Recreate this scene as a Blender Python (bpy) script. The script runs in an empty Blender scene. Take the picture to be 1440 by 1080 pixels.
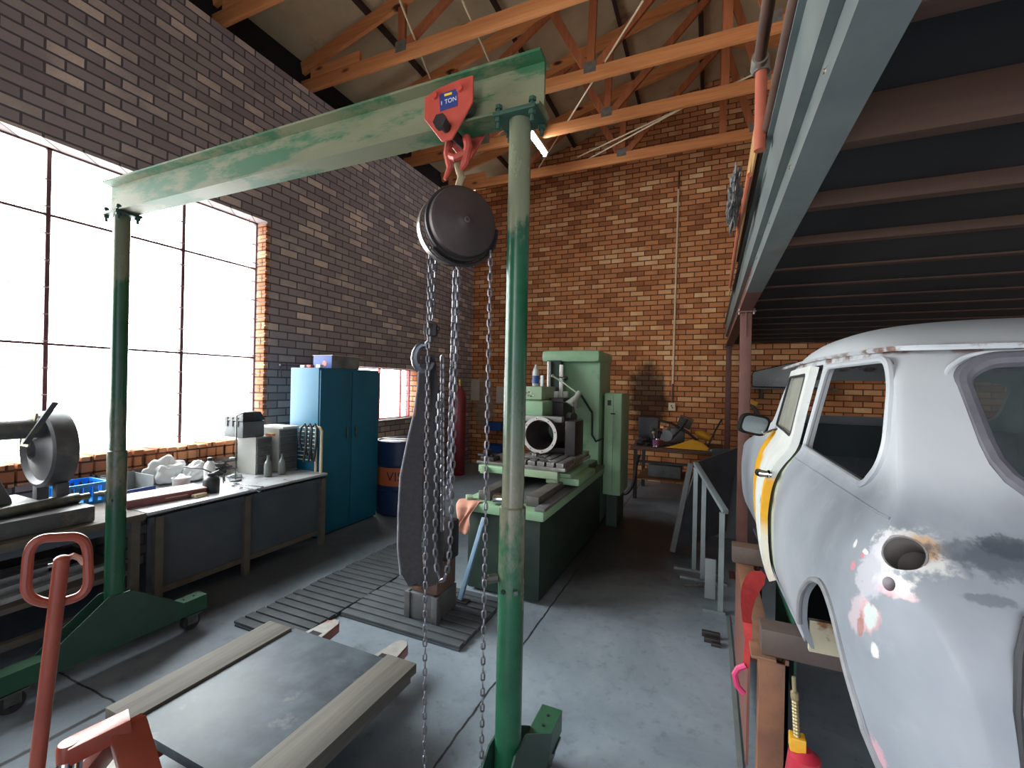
import bpy, bmesh, math, random
from mathutils import Vector, Matrix, noise as mnoise
random.seed(7)
PI = math.pi
scn = bpy.context.scene
C = scn.collection

# ---------------------------------------------------------------- camera
FPX, YAW, PITCH, ROLL, EYE = 627.34, math.radians(23.905), math.radians(.007), math.radians(1.1665), 1.6
fw = Vector((-math.sin(YAW)*math.cos(PITCH), math.cos(YAW)*math.cos(PITCH), math.sin(PITCH)))
r0 = Vector((math.cos(YAW), math.sin(YAW), 0)); u0 = r0.cross(fw)
RT = math.cos(ROLL)*r0 + math.sin(ROLL)*u0
UP = -math.sin(ROLL)*r0 + math.cos(ROLL)*u0
cd = bpy.data.cameras.new('camera'); cam = bpy.data.objects.new('camera', cd); C.objects.link(cam)
cd.sensor_width = 36; cd.lens = FPX/1440*36; cd.clip_start = .02
cam.matrix_world = Matrix(((RT.x, UP.x, -fw.x, 0), (RT.y, UP.y, -fw.y, 0), (RT.z, UP.z, -fw.z, EYE), (0, 0, 0, 1)))
scn.camera = cam

def at(px, py, X=None, Y=None, Z=None):
    """the point of the room seen at a photograph pixel, on a plane of the room"""
    d = RT*((px-720)/FPX) + UP*((540-py)/FPX) + fw
    t = X/d.x if X is not None else Y/d.y if Y is not None else (Z-EYE)/d.z
    return Vector((0, 0, EYE)) + d*t

# ---------------------------------------------------------------- light and exposure
scn.view_settings.view_transform = 'Standard'
scn.view_settings.look = 'None'
scn.view_settings.gamma = 1
scn.view_settings.exposure = 0.7
scn.cycles.use_denoising = True
scn.cycles.max_bounces = 8
scn.cycles.diffuse_bounces = 5
scn.cycles.sample_clamp_indirect = 6
scn.cycles.caustics_reflective = False
scn.cycles.caustics_refractive = False
world = bpy.data.worlds.new('sky'); scn.world = world; world.use_nodes = True
wn, wl = world.node_tree.nodes, world.node_tree.links
bg = wn['Background']
tc = wn.new('ShaderNodeTexCoord'); sp = wn.new('ShaderNodeSeparateXYZ'); wl.new(tc.outputs['Generated'], sp.inputs[0])
wr = wn.new('ShaderNodeValToRGB'); ma = wn.new('ShaderNodeMath'); ma.operation = 'MULTIPLY_ADD'
ma.inputs[1].default_value = .5; ma.inputs[2].default_value = .5
wl.new(sp.outputs['X'], ma.inputs[0]); wl.new(ma.outputs[0], wr.inputs[0])
wr.color_ramp.elements[0].position = .1; wr.color_ramp.elements[0].color = (1, .98, .95, 1)
wr.color_ramp.elements[1].position = .65; wr.color_ramp.elements[1].color = (.075, .086, .102, 1)
zr = wn.new('ShaderNodeMapRange'); zr.interpolation_type = 'SMOOTHSTEP'; wl.new(sp.outputs['Z'], zr.inputs[0])
zr.inputs[1].default_value = .12; zr.inputs[2].default_value = .8; zr.inputs[3].default_value = 11.0; zr.inputs[4].default_value = 24.0   # the sky is brightest overhead
wl.new(wr.outputs[0], bg.inputs[0]); wl.new(zr.outputs[0], bg.inputs[1])

def portal(name, loc, rot, sx, sy):
    l = bpy.data.lights.new(name, 'AREA'); l.shape = 'RECTANGLE'; l.size = sx; l.size_y = sy
    l.cycles.is_portal = True
    o = bpy.data.objects.new(name, l); C.objects.link(o); o.location = loc; o.rotation_euler = rot
portal('portal_large_window', (-4.64, 1.2, 2.1), (0, -PI/2, 0), 2.4, 4.3)
portal('portal_small_window', (-4.64, 5.3, 1.42), (0, -PI/2, 0), .8, 1.6)
portal('portal_entrance', (1.2, -2.6, 1.6), (PI/2, 0, 0), 4.6, 3.2)

# ---------------------------------------------------------------- helpers
def lin(c):
    c = c/255.0
    return c/12.92 if c <= .04045 else ((c+.055)/1.055)**2.4
def rgb(h):
    if isinstance(h, str): h = tuple(int(h[i:i+2], 16) for i in (0, 2, 4))
    return (lin(h[0]), lin(h[1]), lin(h[2]), 1)

class N:
    """small node-tree writer"""
    def __init__(s, name):
        s.m = bpy.data.materials.new(name); s.m.use_nodes = True
        s.t = s.m.node_tree; s.n = s.t.nodes; s.l = s.t.links
        s.b = s.n['Principled BSDF']; s.out = s.n['Material Output']
    def node(s, kind, **kw):
        n = s.n.new(kind)
        for k, v in kw.items():
            if k in ('_in',):
                for a, b in v.items(): s.set(n, a, b)
            else: setattr(n, k, v)
        return n
    def set(s, n, a, b):
        if hasattr(b, 'is_output'): s.l.new(b, n.inputs[a])
        else: n.inputs[a].default_value = b
    def coord(s, stretch=(1, 1, 1), world=False, off=(0, 0, 0)):
        if world: o = s.node('ShaderNodeNewGeometry').outputs['Position']
        else: o = s.node('ShaderNodeTexCoord').outputs['Object']
        mp = s.node('ShaderNodeMapping'); s.l.new(o, mp.inputs[0]); mp.inputs['Scale'].default_value = stretch; mp.inputs['Location'].default_value = off
        return mp.outputs[0]
    def noise(s, v, scale, detail=6, rough=.6, dist=0):
        n = s.node('ShaderNodeTexNoise', _in={'Vector': v, 'Scale': scale, 'Detail': detail, 'Roughness': rough, 'Distortion': dist})
        return n.outputs['Fac']
    def ramp(s, fac, stops):
        n = s.node('ShaderNodeValToRGB'); s.l.new(fac, n.inputs[0]); e = n.color_ramp.elements
        while len(e) < len(stops): e.new(.5)
        for i, (p, c) in enumerate(stops):
            e[i].position = p; e[i].color = c if len(c) == 4 else (*c, 1)
        return n.outputs[0]
    def step(s, fac, a, b):
        n = s.node('ShaderNodeMapRange', _in={0: fac, 1: a, 2: b}); n.interpolation_type = 'SMOOTHSTEP'
        return n.outputs[0]
    def mix(s, fac, a, b, mode='MIX'):
        n = s.node('ShaderNodeMix', data_type='RGBA', blend_type=mode); s.set(n, 0, fac)
        s.set(n, 6, a); s.set(n, 7, b); return n.outputs[2]
    def math(s, op, a, b=0.0, c=0.0):
        n = s.node('ShaderNodeMath', operation=op); s.set(n, 0, a); s.set(n, 1, b); s.set(n, 2, c); return n.outputs[0]
    def bump(s, h, strength=.3, dist=.01):
        n = s.node('ShaderNodeBump', _in={'Height': h, 'Strength': strength, 'Distance': dist}); s.l.new(n.outputs[0], s.b.inputs['Normal'])
    def done(s, col=None, rough=.6, metal=0.0, spec=None):
        if col is not None: s.set(s.b, 'Base Color', col)
        s.set(s.b, 'Roughness', rough); s.set(s.b, 'Metallic', metal)
        if spec is not None: s.set(s.b, 'Specular IOR Level', spec)
        return s.m

def pm(name, c1, c2=None, scale=9, rough=.6, metal=0.0, bump=.12, c3=None, pscale=2.5, pa=.55, pb=.68, stretch=(1, 1, 1), spec=None):
    """painted or raw surface: two-tone noise and worn patches of a third colour"""
    n = N(name); v = n.coord(stretch)
    f = n.noise(v, scale)
    col = n.ramp(f, [(.3, rgb(c1)), (.7, rgb(c2 or c1))])
    if c3:
        g = n.noise(n.coord(stretch, off=(3.1, 1.7, .4)), pscale, 8, .7)
        col = n.mix(n.step(g, pa, pb), col, rgb(c3))
    if bump: n.bump(f, bump, .004)
    r = n.math('MULTIPLY_ADD', f, .22, rough-.11)
    return n.done(col, r, metal, spec)

def wmat(wood, dark, name, axis, knots=True):
    """sawn timber with grain along one axis of the object"""
    st = [14, 14, 14]; st[axis] = .7
    n = N(name); f = n.noise(n.coord(tuple(st)), 1.6, 8, .65, .4)
    col = n.ramp(f, [(.25, rgb(dark)), (.75, rgb(wood))])
    if knots:
        sk = [6, 6, 6]; sk[axis] = 2.4
        vo = n.node('ShaderNodeTexVoronoi', _in={'Vector': n.coord(tuple(sk)), 'Scale': .8})
        col = n.mix(n.step(vo.outputs['Distance'], .2, .1), col, rgb((70, 34, 18)))
    n.bump(f, .2, .004)
    return n.done(col, .75)

def rot_to(d):
    return Vector((0, 0, 1)).rotation_difference(Vector(d).normalized()).to_matrix()
def Rz(a): return Matrix.Rotation(a, 3, 'Z')
def Rx(a): return Matrix.Rotation(a, 3, 'X')
def Ry(a): return Matrix.Rotation(a, 3, 'Y')

def world_of(o):
    m = o.matrix_basis.copy(); p = o.parent
    while p: m = p.matrix_basis @ m; p = p.parent
    return m

class MB:
    def __init__(s): s.bm = bmesh.new()
    def box(s, c, size, R=None, bev=0.0, taper=None):
        b2 = bmesh.new(); bmesh.ops.create_cube(b2, size=1)
        for v in b2.verts:
            if taper and v.co.z > 0: v.co.x *= taper[0]; v.co.y *= taper[1]
            v.co = Vector((v.co.x*size[0], v.co.y*size[1], v.co.z*size[2]))
        if bev: bmesh.ops.bevel(b2, geom=b2.edges[:], offset=bev, segments=2, profile=.6, affect='EDGES')
        return s.add(b2, c, R)
    def box2(s, a, b, bev=0.0):
        a, b = Vector(a), Vector(b)
        return s.box((a+b)/2, (abs(b.x-a.x), abs(b.y-a.y), abs(b.z-a.z)), None, bev)
    def beam(s, p, q, w, h, up=(0, 0, 1), bev=0.0):
        """a bar of section w (sideways) x h (along up) from p to q"""
        p, q = Vector(p), Vector(q); z = (q-p).normalized(); x = Vector(up).cross(z)
        if x.length < 1e-4: x = Vector((1, 0, 0)).cross(z)
        x.normalize(); y = z.cross(x)
        R = Matrix((x, y, z)).transposed()
        return s.box((p+q)/2, (w, h, (q-p).length), R, bev)
    def add(s, b2, c=(0, 0, 0), R=None):
        M = Matrix.Translation(Vector(c)) @ (R.to_4x4() if R else Matrix())
        bmesh.ops.transform(b2, matrix=M, verts=b2.verts)
        me = bpy.data.meshes.new('t'); b2.to_mesh(me); b2.free(); s.bm.from_mesh(me); bpy.data.meshes.remove(me); return s
    def cyl(s, p, q, r, r2=None, seg=20, cap=True):
        p, q = Vector(p), Vector(q); b2 = bmesh.new()
        bmesh.ops.create_cone(b2, cap_ends=cap, segments=seg, radius1=r, radius2=r if r2 is None else r2, depth=(q-p).length)
        return s.add(b2, (p+q)/2, rot_to(q-p))
    def ball(s, c, r, sc=(1, 1, 1), R=None, seg=16):
        b2 = bmesh.new(); bmesh.ops.create_uvsphere(b2, u_segments=seg, v_segments=max(6, seg//2), radius=r)
        for v in b2.verts: v.co = Vector((v.co.x*sc[0], v.co.y*sc[1], v.co.z*sc[2]))
        return s.add(b2, c, R)
    def lathe(s, prof, c=(0, 0, 0), axis=(0, 0, 1), seg=24):
        """prof: (radius, height) pairs"""
        b2 = bmesh.new(); rings = []
        for r, z in prof:
            rings.append([b2.verts.new((max(r, 1e-4)*math.cos(2*PI*k/seg), max(r, 1e-4)*math.sin(2*PI*k/seg), z)) for k in range(seg)])
        for a, b in zip(rings, rings[1:]):
            for k in range(seg):
                b2.faces.new((a[k], a[(k+1) % seg], b[(k+1) % seg], b[k]))
        if prof[0] != prof[-1]:
            b2.faces.new(list(reversed(rings[0]))); b2.faces.new(rings[-1])
        else:
            bmesh.ops.remove_doubles(b2, verts=b2.verts, dist=1e-6)
        bmesh.ops.recalc_face_normals(b2, faces=b2.faces)
        return s.add(b2, c, rot_to(axis))
    def tube(s, pts, r, seg=8, closed=False, caps=True):
        pts = [Vector(p) for p in pts]; n = len(pts); b2 = bmesh.new(); rings = []; prev = None
        rr = r if isinstance(r, (list, tuple)) else [r]*n
        for i, p in enumerate(pts):
            a = pts[(i-1) % n] if (closed or i > 0) else p
            b = pts[(i+1) % n] if (closed or i < n-1) else p
            t = (b-a).normalized()
            if prev is None:
                x = t.cross(Vector((0, 0, 1)))
                if x.length < 1e-3: x = t.cross(Vector((1, 0, 0)))
            else: x = prev - t*prev.dot(t)
            x.normalize(); prev = x; y = t.cross(x)
            rings.append([b2.verts.new(p + (x*math.cos(2*PI*k/seg)+y*math.sin(2*PI*k/seg))*rr[i]) for k in range(seg)])
        m = n if closed else n-1
        for i in range(m):
            A, B = rings[i], rings[(i+1) % n]
            for k in range(seg): b2.faces.new((A[k], A[(k+1) % seg], B[(k+1) % seg], B[k]))
        if not closed and caps:
            b2.faces.new(list(reversed(rings[0]))); b2.faces.new(rings[-1])
        bmesh.ops.recalc_face_normals(b2, faces=b2.faces)
        return s.add(b2)
    def prism(s, poly, origin, ux, uy, depth, bev=0.0):
        """2-D outline poly in the plane (ux, uy) at origin, pushed out by vector depth"""
        ux, uy, d, o = Vector(ux), Vector(uy), Vector(depth), Vector(origin); b2 = bmesh.new()
        a = [b2.verts.new(o+ux*x+uy*y) for x, y in poly]; b = [b2.verts.new(v.co+d) for v in a]; n = len(poly)
        b2.faces.new(a); b2.faces.new(list(reversed(b)))
        for k in range(n): b2.faces.new((a[k], b[k], b[(k+1) % n], a[(k+1) % n]))
        bmesh.ops.recalc_face_normals(b2, faces=b2.faces)
        if bev: bmesh.ops.bevel(b2, geom=b2.edges[:], offset=bev, segments=1, profile=.5, affect='EDGES')
        return s.add(b2)
    def band(s, pts, wv, th):
        """closed webbing loop: centre line pts, width vectors wv, thickness th"""
        n = len(pts); b2 = bmesh.new(); rings = []
        for i in range(n):
            p = Vector(pts[i]); t = (Vector(pts[(i+1) % n])-Vector(pts[i-1])).normalized(); w = Vector(wv[i]); nn = t.cross(w).normalized()*th/2
            rings.append([b2.verts.new(p+w/2+nn), b2.verts.new(p-w/2+nn), b2.verts.new(p-w/2-nn), b2.verts.new(p+w/2-nn)])
        for i in range(n):
            A, B = rings[i], rings[(i+1) % n]
            for k in range(4): b2.faces.new((A[k], A[(k+1) % 4], B[(k+1) % 4], B[k]))
        bmesh.ops.recalc_face_normals(b2, faces=b2.faces)
        return s.add(b2)
    def build(s, name, m, parent=None, smooth=True, local=False, bevel=0.0, angle=35):
        me = bpy.data.meshes.new(name)
        if parent is not None and not local:
            bmesh.ops.transform(s.bm, matrix=world_of(parent).inverted(), verts=s.bm.verts)
        if parent is None and not local and len(s.bm.verts):
            # origin at the base of the thing
            xs = [v.co for v in s.bm.verts]; lo = Vector((min(v.x for v in xs), min(v.y for v in xs), min(v.z for v in xs))); hi = Vector((max(v.x for v in xs), max(v.y for v in xs), 0))
            org = Vector(((lo.x+hi.x)/2, (lo.y+hi.y)/2, lo.z)); bmesh.ops.translate(s.bm, vec=-org, verts=s.bm.verts)
        else: org = None
        s.bm.to_mesh(me); s.bm.free(); me.materials.append(m)
        if smooth:
            me.polygons.foreach_set('use_smooth', [True]*len(me.polygons))
            me.set_sharp_from_angle(angle=math.radians(angle))
        o = bpy.data.objects.new(name, me); C.objects.link(o)
        if org is not None: o.location = org
        if parent is not None: o.parent = parent
        if bevel:
            bv = o.modifiers.new('bevel', 'BEVEL'); bv.width = bevel; bv.segments = 2; bv.limit_method = 'ANGLE'; bv.angle_limit = math.radians(40)
        return o

def tag(o, label, cat, group=None, kind=None):
    o['label'] = label; o['category'] = cat
    if group: o['group'] = group
    if kind: o['kind'] = kind
    return o
def thing(name, label, cat, loc, rz=0.0, group=None):
    o = bpy.data.objects.new(name, None); C.objects.link(o); o.empty_display_size = .1
    o.location = loc; o.rotation_euler = (0, 0, rz)
    return tag(o, label, cat, group)
def part(mb, name, m, parent, label=None, **kw):
    o = mb.build(name, m, parent, **kw)
    if label: o['label'] = label
    return o
def struct(mb, name, m, **kw):
    o = mb.build(name, m, None, **kw); o['kind'] = 'structure'; return o
def copy_tree(o, parent=None):
    c = o.copy(); C.objects.link(c); c.parent = parent
    for ch in list(o.children): copy_tree(ch, c)
    return c
def text_mesh(name, s, size, m, parent, origin, ux, uy, bend=None, depth=.0008):
    """raised lettering; ux/uy are the directions of writing; bend(x, y) maps to a curved face"""
    cu = bpy.data.curves.new(name, 'FONT'); cu.body = s; cu.size = size; cu.align_x = 'CENTER'; cu.align_y = 'CENTER'; cu.extrude = 0
    if bend: cu.resolution_u = 3
    to = bpy.data.objects.new(name+'_t', cu); C.objects.link(to)
    dg = bpy.context.evaluated_depsgraph_get(); me = bpy.data.meshes.new_from_object(to.evaluated_get(dg))
    bpy.data.objects.remove(to); bpy.data.curves.remove(cu)
    bm = bmesh.new(); bm.from_mesh(me); bpy.data.meshes.remove(me)
    if bend: bmesh.ops.subdivide_edges(bm, edges=[e for e in bm.edges if e.calc_length() > .02], cuts=3)
    ux, uy, o = Vector(ux), Vector(uy), Vector(origin)
    for v in bm.verts: v.co = bend(v.co.x, v.co.y) if bend else o+ux*v.co.x+uy*v.co.y
    mb = MB(); mb.bm.free(); mb.bm = bm
    return mb.build(name, m, parent, smooth=False)

# ---------------------------------------------------------------- materials of the setting
def brick_mat(name, dark, mid, light, mortar, stain=None):
    n = N(name); g = n.node('ShaderNodeNewGeometry').outputs['Position']
    s = n.node('ShaderNodeSeparateXYZ'); n.l.new(g, s.inputs[0])
    c = n.node('ShaderNodeCombineXYZ'); n.set(c, 0, n.math('ADD', s.outputs[0], s.outputs[1])); n.set(c, 1, s.outputs[2])
    w = n.noise(g, 9, 3); wob = n.node('ShaderNodeVectorMath', operation='MULTIPLY_ADD')
    n.set(wob, 0, w); wob.inputs[1].default_value = (.006, .006, 0); n.set(wob, 2, c.outputs[0])
    b = n.node('ShaderNodeTexBrick', _in={'Vector': wob.outputs[0], 'Color1': (0, 0, 0, 1), 'Color2': (1, 1, 1, 1), 'Mortar': (0, 0, 0, 1), 'Scale': 1.0,
                                          'Mortar Size': .0085, 'Mortar Smooth': .25, 'Bias': 0.0, 'Brick Width': .228, 'Row Height': .0855})
    v = n.math('MULTIPLY_ADD', n.noise(g, 2.2, 3), .5, n.math('MULTIPLY_ADD', b.outputs['Color'], .62, -.06))
    col = n.ramp(v, [(.18, rgb(dark)), (.46, rgb(mid)), (.62, rgb(mid)), (.86, rgb(light))])
    fine = n.noise(g, 60, 4, .7)
    col = n.mix(n.math('MULTIPLY', n.step(fine, .45, .8), .35), col, rgb(dark))
    col = n.mix(b.outputs['Fac'], col, rgb(mortar))
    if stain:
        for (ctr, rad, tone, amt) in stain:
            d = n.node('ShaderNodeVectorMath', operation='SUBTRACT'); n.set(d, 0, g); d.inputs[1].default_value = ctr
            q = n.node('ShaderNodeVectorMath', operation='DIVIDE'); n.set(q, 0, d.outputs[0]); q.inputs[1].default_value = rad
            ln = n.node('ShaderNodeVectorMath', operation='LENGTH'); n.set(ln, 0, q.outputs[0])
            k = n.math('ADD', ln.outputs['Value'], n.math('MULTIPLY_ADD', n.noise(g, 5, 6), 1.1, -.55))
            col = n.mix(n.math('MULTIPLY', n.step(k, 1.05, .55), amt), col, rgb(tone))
    h = n.math('SUBTRACT', n.math('MULTIPLY', fine, .35), b.outputs['Fac'])
    n.bump(h, .6, .008)
    return n.done(col, .85, 0, .25)

M = {}
M['brick_back'] = brick_mat('brick_back', (160, 100, 66), (210, 142, 94), (248, 204, 152), (108, 66, 42),
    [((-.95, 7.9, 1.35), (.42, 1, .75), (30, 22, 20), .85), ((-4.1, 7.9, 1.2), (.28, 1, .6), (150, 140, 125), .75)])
M['brick_left'] = brick_mat('brick_left', (146, 134, 134), (166, 154, 152), (236, 216, 200), (100, 94, 98))  # greyed copy of the brick; the window's haze is painted in
M['brick_reveal'] = brick_mat('brick_reveal', (150, 90, 60), (190, 125, 88), (225, 170, 130), (90, 60, 45))

def floor_mat():
    n = N('concrete_floor'); g = n.coord(world=True)
    a = n.noise(g, 1.1, 8, .65, .5); b = n.noise(g, 14, 6, .7); c = n.noise(g, 120, 2, .5)
    col = n.ramp(a, [(.3, rgb((100, 111, 121))), (.5, rgb((120, 132, 143))), (.72, rgb((142, 152, 160)))])
    col = n.mix(n.math('MULTIPLY', n.step(b, .5, .75), .4), col, rgb((60, 62, 66)))
    col = n.mix(n.math('MULTIPLY', n.step(c, .74, .8), .7), col, rgb((185, 185, 180)))      # chips and swarf
    s = n.node('ShaderNodeSeparateXYZ'); n.l.new(g, s.inputs[0])
    def line(axis, pos, w, lo=None, hi=None, other=None):
        o = s.outputs[axis]; wob = n.math('MULTIPLY_ADD', n.noise(g, 7, 4), .03, -.015)
        d = n.math('ABSOLUTE', n.math('ADD', n.math('SUBTRACT', o, pos), wob))
        m = n.step(d, w, w*.3)
        if lo is not None:
            m = n.math('MULTIPLY', m, n.step(s.outputs[other], lo-.02, lo)); m = n.math('MULTIPLY', m, n.step(s.outputs[other], hi+.02, hi))
        return m
    j = n.math('MAXIMUM', line(0, -1.02, .009), line(1, 1.22, .008, -3.4, -2.3, 0))
    j = n.math('MAXIMUM', j, line(0, -2.62, .02))
    col = n.mix(j, col, rgb((30, 32, 36)))
    # oil and soot trodden into the slab, plus painted shade round the mill
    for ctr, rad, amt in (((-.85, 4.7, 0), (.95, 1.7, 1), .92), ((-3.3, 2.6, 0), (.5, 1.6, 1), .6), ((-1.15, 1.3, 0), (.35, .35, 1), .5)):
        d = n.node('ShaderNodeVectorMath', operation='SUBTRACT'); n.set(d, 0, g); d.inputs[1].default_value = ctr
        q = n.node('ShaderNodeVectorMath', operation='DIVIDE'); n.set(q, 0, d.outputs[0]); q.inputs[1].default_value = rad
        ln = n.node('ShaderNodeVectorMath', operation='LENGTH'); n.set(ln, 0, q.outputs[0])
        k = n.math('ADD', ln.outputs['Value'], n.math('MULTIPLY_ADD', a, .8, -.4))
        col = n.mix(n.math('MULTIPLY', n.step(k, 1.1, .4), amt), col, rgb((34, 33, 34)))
    n.bump(b, .15, .004)
    return n.done(col, n.math('MULTIPLY_ADD', a, .3, .34), 0, .4)
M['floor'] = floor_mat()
M['roof_sheet'] = pm('roof_sheet', (188, 170, 136), (206, 188, 154), 3, .8, c3=(152, 134, 106), pscale=1.2)
M['purlin'] = wmat((66, 42, 34), (44, 28, 24), 'purlin_wood', 1, False)
M['pine_x'] = wmat((232, 158, 98), (188, 112, 64), 'pine_x', 0)
M['pine_z'] = wmat((190, 112, 68), (140, 76, 46), 'pine_z', 2, False)
M['galv'] = pm('galvanised', (150, 146, 138), (120, 116, 110), 20, .5, .6)
M['window_frame'] = pm('window_frame', (92, 60, 66), (120, 84, 88), 12, .5)
M['red_frame'] = pm('red_frame', (176, 40, 44), (200, 60, 58), 12, .5)
M['black_hole'] = pm('soot_black', (16, 17, 20), (24, 25, 28), 6, .85)
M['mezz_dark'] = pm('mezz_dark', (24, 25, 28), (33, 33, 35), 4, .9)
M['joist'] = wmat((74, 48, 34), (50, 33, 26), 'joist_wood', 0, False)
M['steel_grey'] = pm('steel_grey', (92, 102, 104), (112, 120, 118), 6, .5, c3=(100, 96, 84), pscale=3)
M['steel_brown'] = pm('red_oxide', (98, 62, 56), (116, 76, 66), 9, .55, c3=(82, 50, 44))
M['pipe_brown'] = pm('pipe_brown', (72, 54, 48), (92, 66, 56), 9, .45)
M['pipe_orange'] = pm('pipe_orange', (160, 84, 64), (176, 96, 72), 9, .5)
def glass_mat(name, tint=(.93, .96, .97), dust=0.0, dustc=(150, 150, 142), gl=.1):
    n = N(name)
    tr = n.node('ShaderNodeBsdfTransparent'); tr.inputs[0].default_value = (*tint, 1)
    go = n.node('ShaderNodeBsdfGlossy'); go.inputs['Roughness'].default_value = .03
    fr = n.node('ShaderNodeFresnel'); fr.inputs[0].default_value = 1.45
    m1 = n.node('ShaderNodeMixShader'); n.l.new(n.math('MULTIPLY', fr.outputs[0], gl*8), m1.inputs[0]); n.l.new(tr.outputs[0], m1.inputs[1]); n.l.new(go.outputs[0], m1.inputs[2])
    last = m1
    if dust:
        di = n.node('ShaderNodeBsdfDiffuse'); di.inputs[0].default_value = rgb(dustc)
        f = n.noise(n.coord((1, 1, .5)), 3, 8, .7, .8)
        m2 = n.node('ShaderNodeMixShader'); n.l.new(n.math('MULTIPLY_ADD', n.step(f, .3, .65), .25, dust-.12), m2.inputs[0]); n.l.new(m1.outputs[0], m2.inputs[1]); n.l.new(di.outputs[0], m2.inputs[2]); last = m2
    n.l.new(last.outputs[0], n.out.inputs[0])
    return n.m
M['pane'] = glass_mat('window_glass', gl=.06)

# ---------------------------------------------------------------- the shell of the workshop
XL, XR, YB, YF, WT = -4.4, 4.6, 7.9, -2.8, .24
def roof_z(x): return 5.45 + .244*((x if x < .1 else .2-x)+4.4)
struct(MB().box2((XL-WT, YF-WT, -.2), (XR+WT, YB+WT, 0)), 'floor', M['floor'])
W1 = (-.95, 3.32, .9, 3.30); W2 = (4.72, 6.08, 1.03, 1.80)
mb = MB(); xo = XL-WT; top = 5.028
for y0, y1, z0, z1 in ((YF-WT, W1[0], 0, top), (W1[0], W1[1], 0, W1[2]), (W1[0], W1[1], W1[3], top), (W1[1], W2[0], 0, top),
                       (W2[0], W2[1], 0, W2[2]), (W2[0], W2[1], W2[3], top), (W2[1], YB+WT, 0, top)):
    mb.box2((xo, y0, z0), (XL, y1, z1))
struct(mb, 'wall_left', M['brick_left'], smooth=False)
mb = MB().prism([(XL, 0), (XR, 0), (XR, roof_z(XR)+.07), (.1, roof_z(.1)+.07), (XL, roof_z(XL)+.07)], (0, YB, 0), (1, 0, 0), (0, 0, 1), (0, WT, 0))
struct(mb, 'wall_back', M['brick_back'], smooth=False)
struct(MB().box2((XR, YF-WT, 0), (XR+WT, YB+WT, 5.45)), 'wall_right', M['brick_left'], smooth=False)
mb = MB()
mb.box2((XL, YF-WT, 0), (-1.3, YF, 3.3)).box2((3.7, YF-WT, 0), (XR, YF, 3.3)).box2((XL, YF-WT, 3.3), (XR, YF, 5.48))
mb.prism([(XL, 5.48), (XR, 5.48), (XR, roof_z(XR)+.07), (.1, roof_z(.1)+.07), (XL, roof_z(XL)+.07)], (0, YF, 0), (1, 0, 0), (0, 0, 1), (0, -WT, 0))
struct(mb, 'wall_front', M['brick_left'], smooth=False)
mb = MB()
for s in (0, 1):
    xs = (XL-.35, .1) if s == 0 else (.1, XR+.35)
    mb.prism([(xs[0], roof_z(xs[0])+.075), (xs[1], roof_z(xs[1])+.075), (xs[1], roof_z(xs[1])+.11), (xs[0], roof_z(xs[0])+.11)], (0, YF-.4, 0), (1, 0, 0), (0, 0, 1), (0, YB-YF+.8, 0))
struct(mb, 'ceiling', M['roof_sheet'], smooth=False)
# dark board added as the shade of the open eaves above the left wall
struct(MB().box2((XL-WT, YF, 5.028), (XL-WT+.03, YB, 5.60)), 'eave_shade_board', M['mezz_dark'], smooth=False)

# windows
def window(name, W, mull, trans, bars, m, fw_=.027):
    y0, y1, z0, z1 = W; x = XL-.17
    root = bpy.data.objects.new(name, None); C.objects.link(root); root.location = (x, (y0+y1)/2, z0); root['kind'] = 'structure'
    fr = MB()
    for a, b in (((y0, z0), (y1, z0)), ((y0, z1), (y1, z1)), ((y0, z0), (y0, z1)), ((y1, z0), (y1, z1))):
        fr.beam((x, a[0], a[1]), (x, b[0], b[1]), fw_, fw_, (1, 0, 0))
    for y in mull: fr.beam((x, y, z0), (x, y, z1), fw_, fw_, (1, 0, 0))
    for z in trans: fr.beam((x, y0, z), (x, y1, z), .018, .022, (1, 0, 0))
    part(fr, 'window_frame', m, root)
    br = MB()
    for z in bars: br.cyl((x+.05, y0, z), (x+.05, y1, z), .004, seg=6)
    for y in (y1-.12, ): br.cyl((x+.05, y, z0), (x+.05, y, z1), .004, seg=6)
    part(br, 'burglar_bars', m, root)
    part(MB().box2((x-.006, y0, z0), (x-.002, y1, z1)), 'glass_pane', M['pane'], root, smooth=False)
    return root
window('window_1', W1, (-.2, .72, 1.64, 2.58), (2.80, 1.83), [z0*.2+1.05 for z0 in range(11)], M['window_frame'])
window('window_2', W2, (5.35, 5.86), (), [1.03+.128*k for k in range(1, 6)], M['red_frame'], .026)
# brick-on-edge sill and brick lining of the large window, lit by the sky
mb = MB(); y = W1[0]
while y < W1[1]-.02:
    mb.box((XL-.06+random.uniform(-.004, .004), y+.041, .90+random.uniform(-.008, .006)), (.23, .074, .16), None, .012); y += .085
struct(mb, 'trim_2', M['brick_reveal'])
mb = MB(); z = W1[2]+.09
while z < W1[3]-.05:
    mb.box((XL-.06, W1[1]+.012+random.uniform(-.003, .003), z+.04), (.125, .05, .074), None, .008); z += .085
struct(mb, 'trim_3', M['brick_reveal'])
mb = MB(); z = W2[2]
while z < W2[3]-.05:
    mb.box((XL-.06, W2[1]+.012, z+.04), (.125, .05, .074), None, .008); z += .085
struct(mb, 'trim_4', M['brick_reveal'])
struct(MB().box2((XL-.1, W2[0], W2[2]-.03), (XL+.03, W2[1], W2[2])), 'trim_5', M['galv'])

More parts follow.
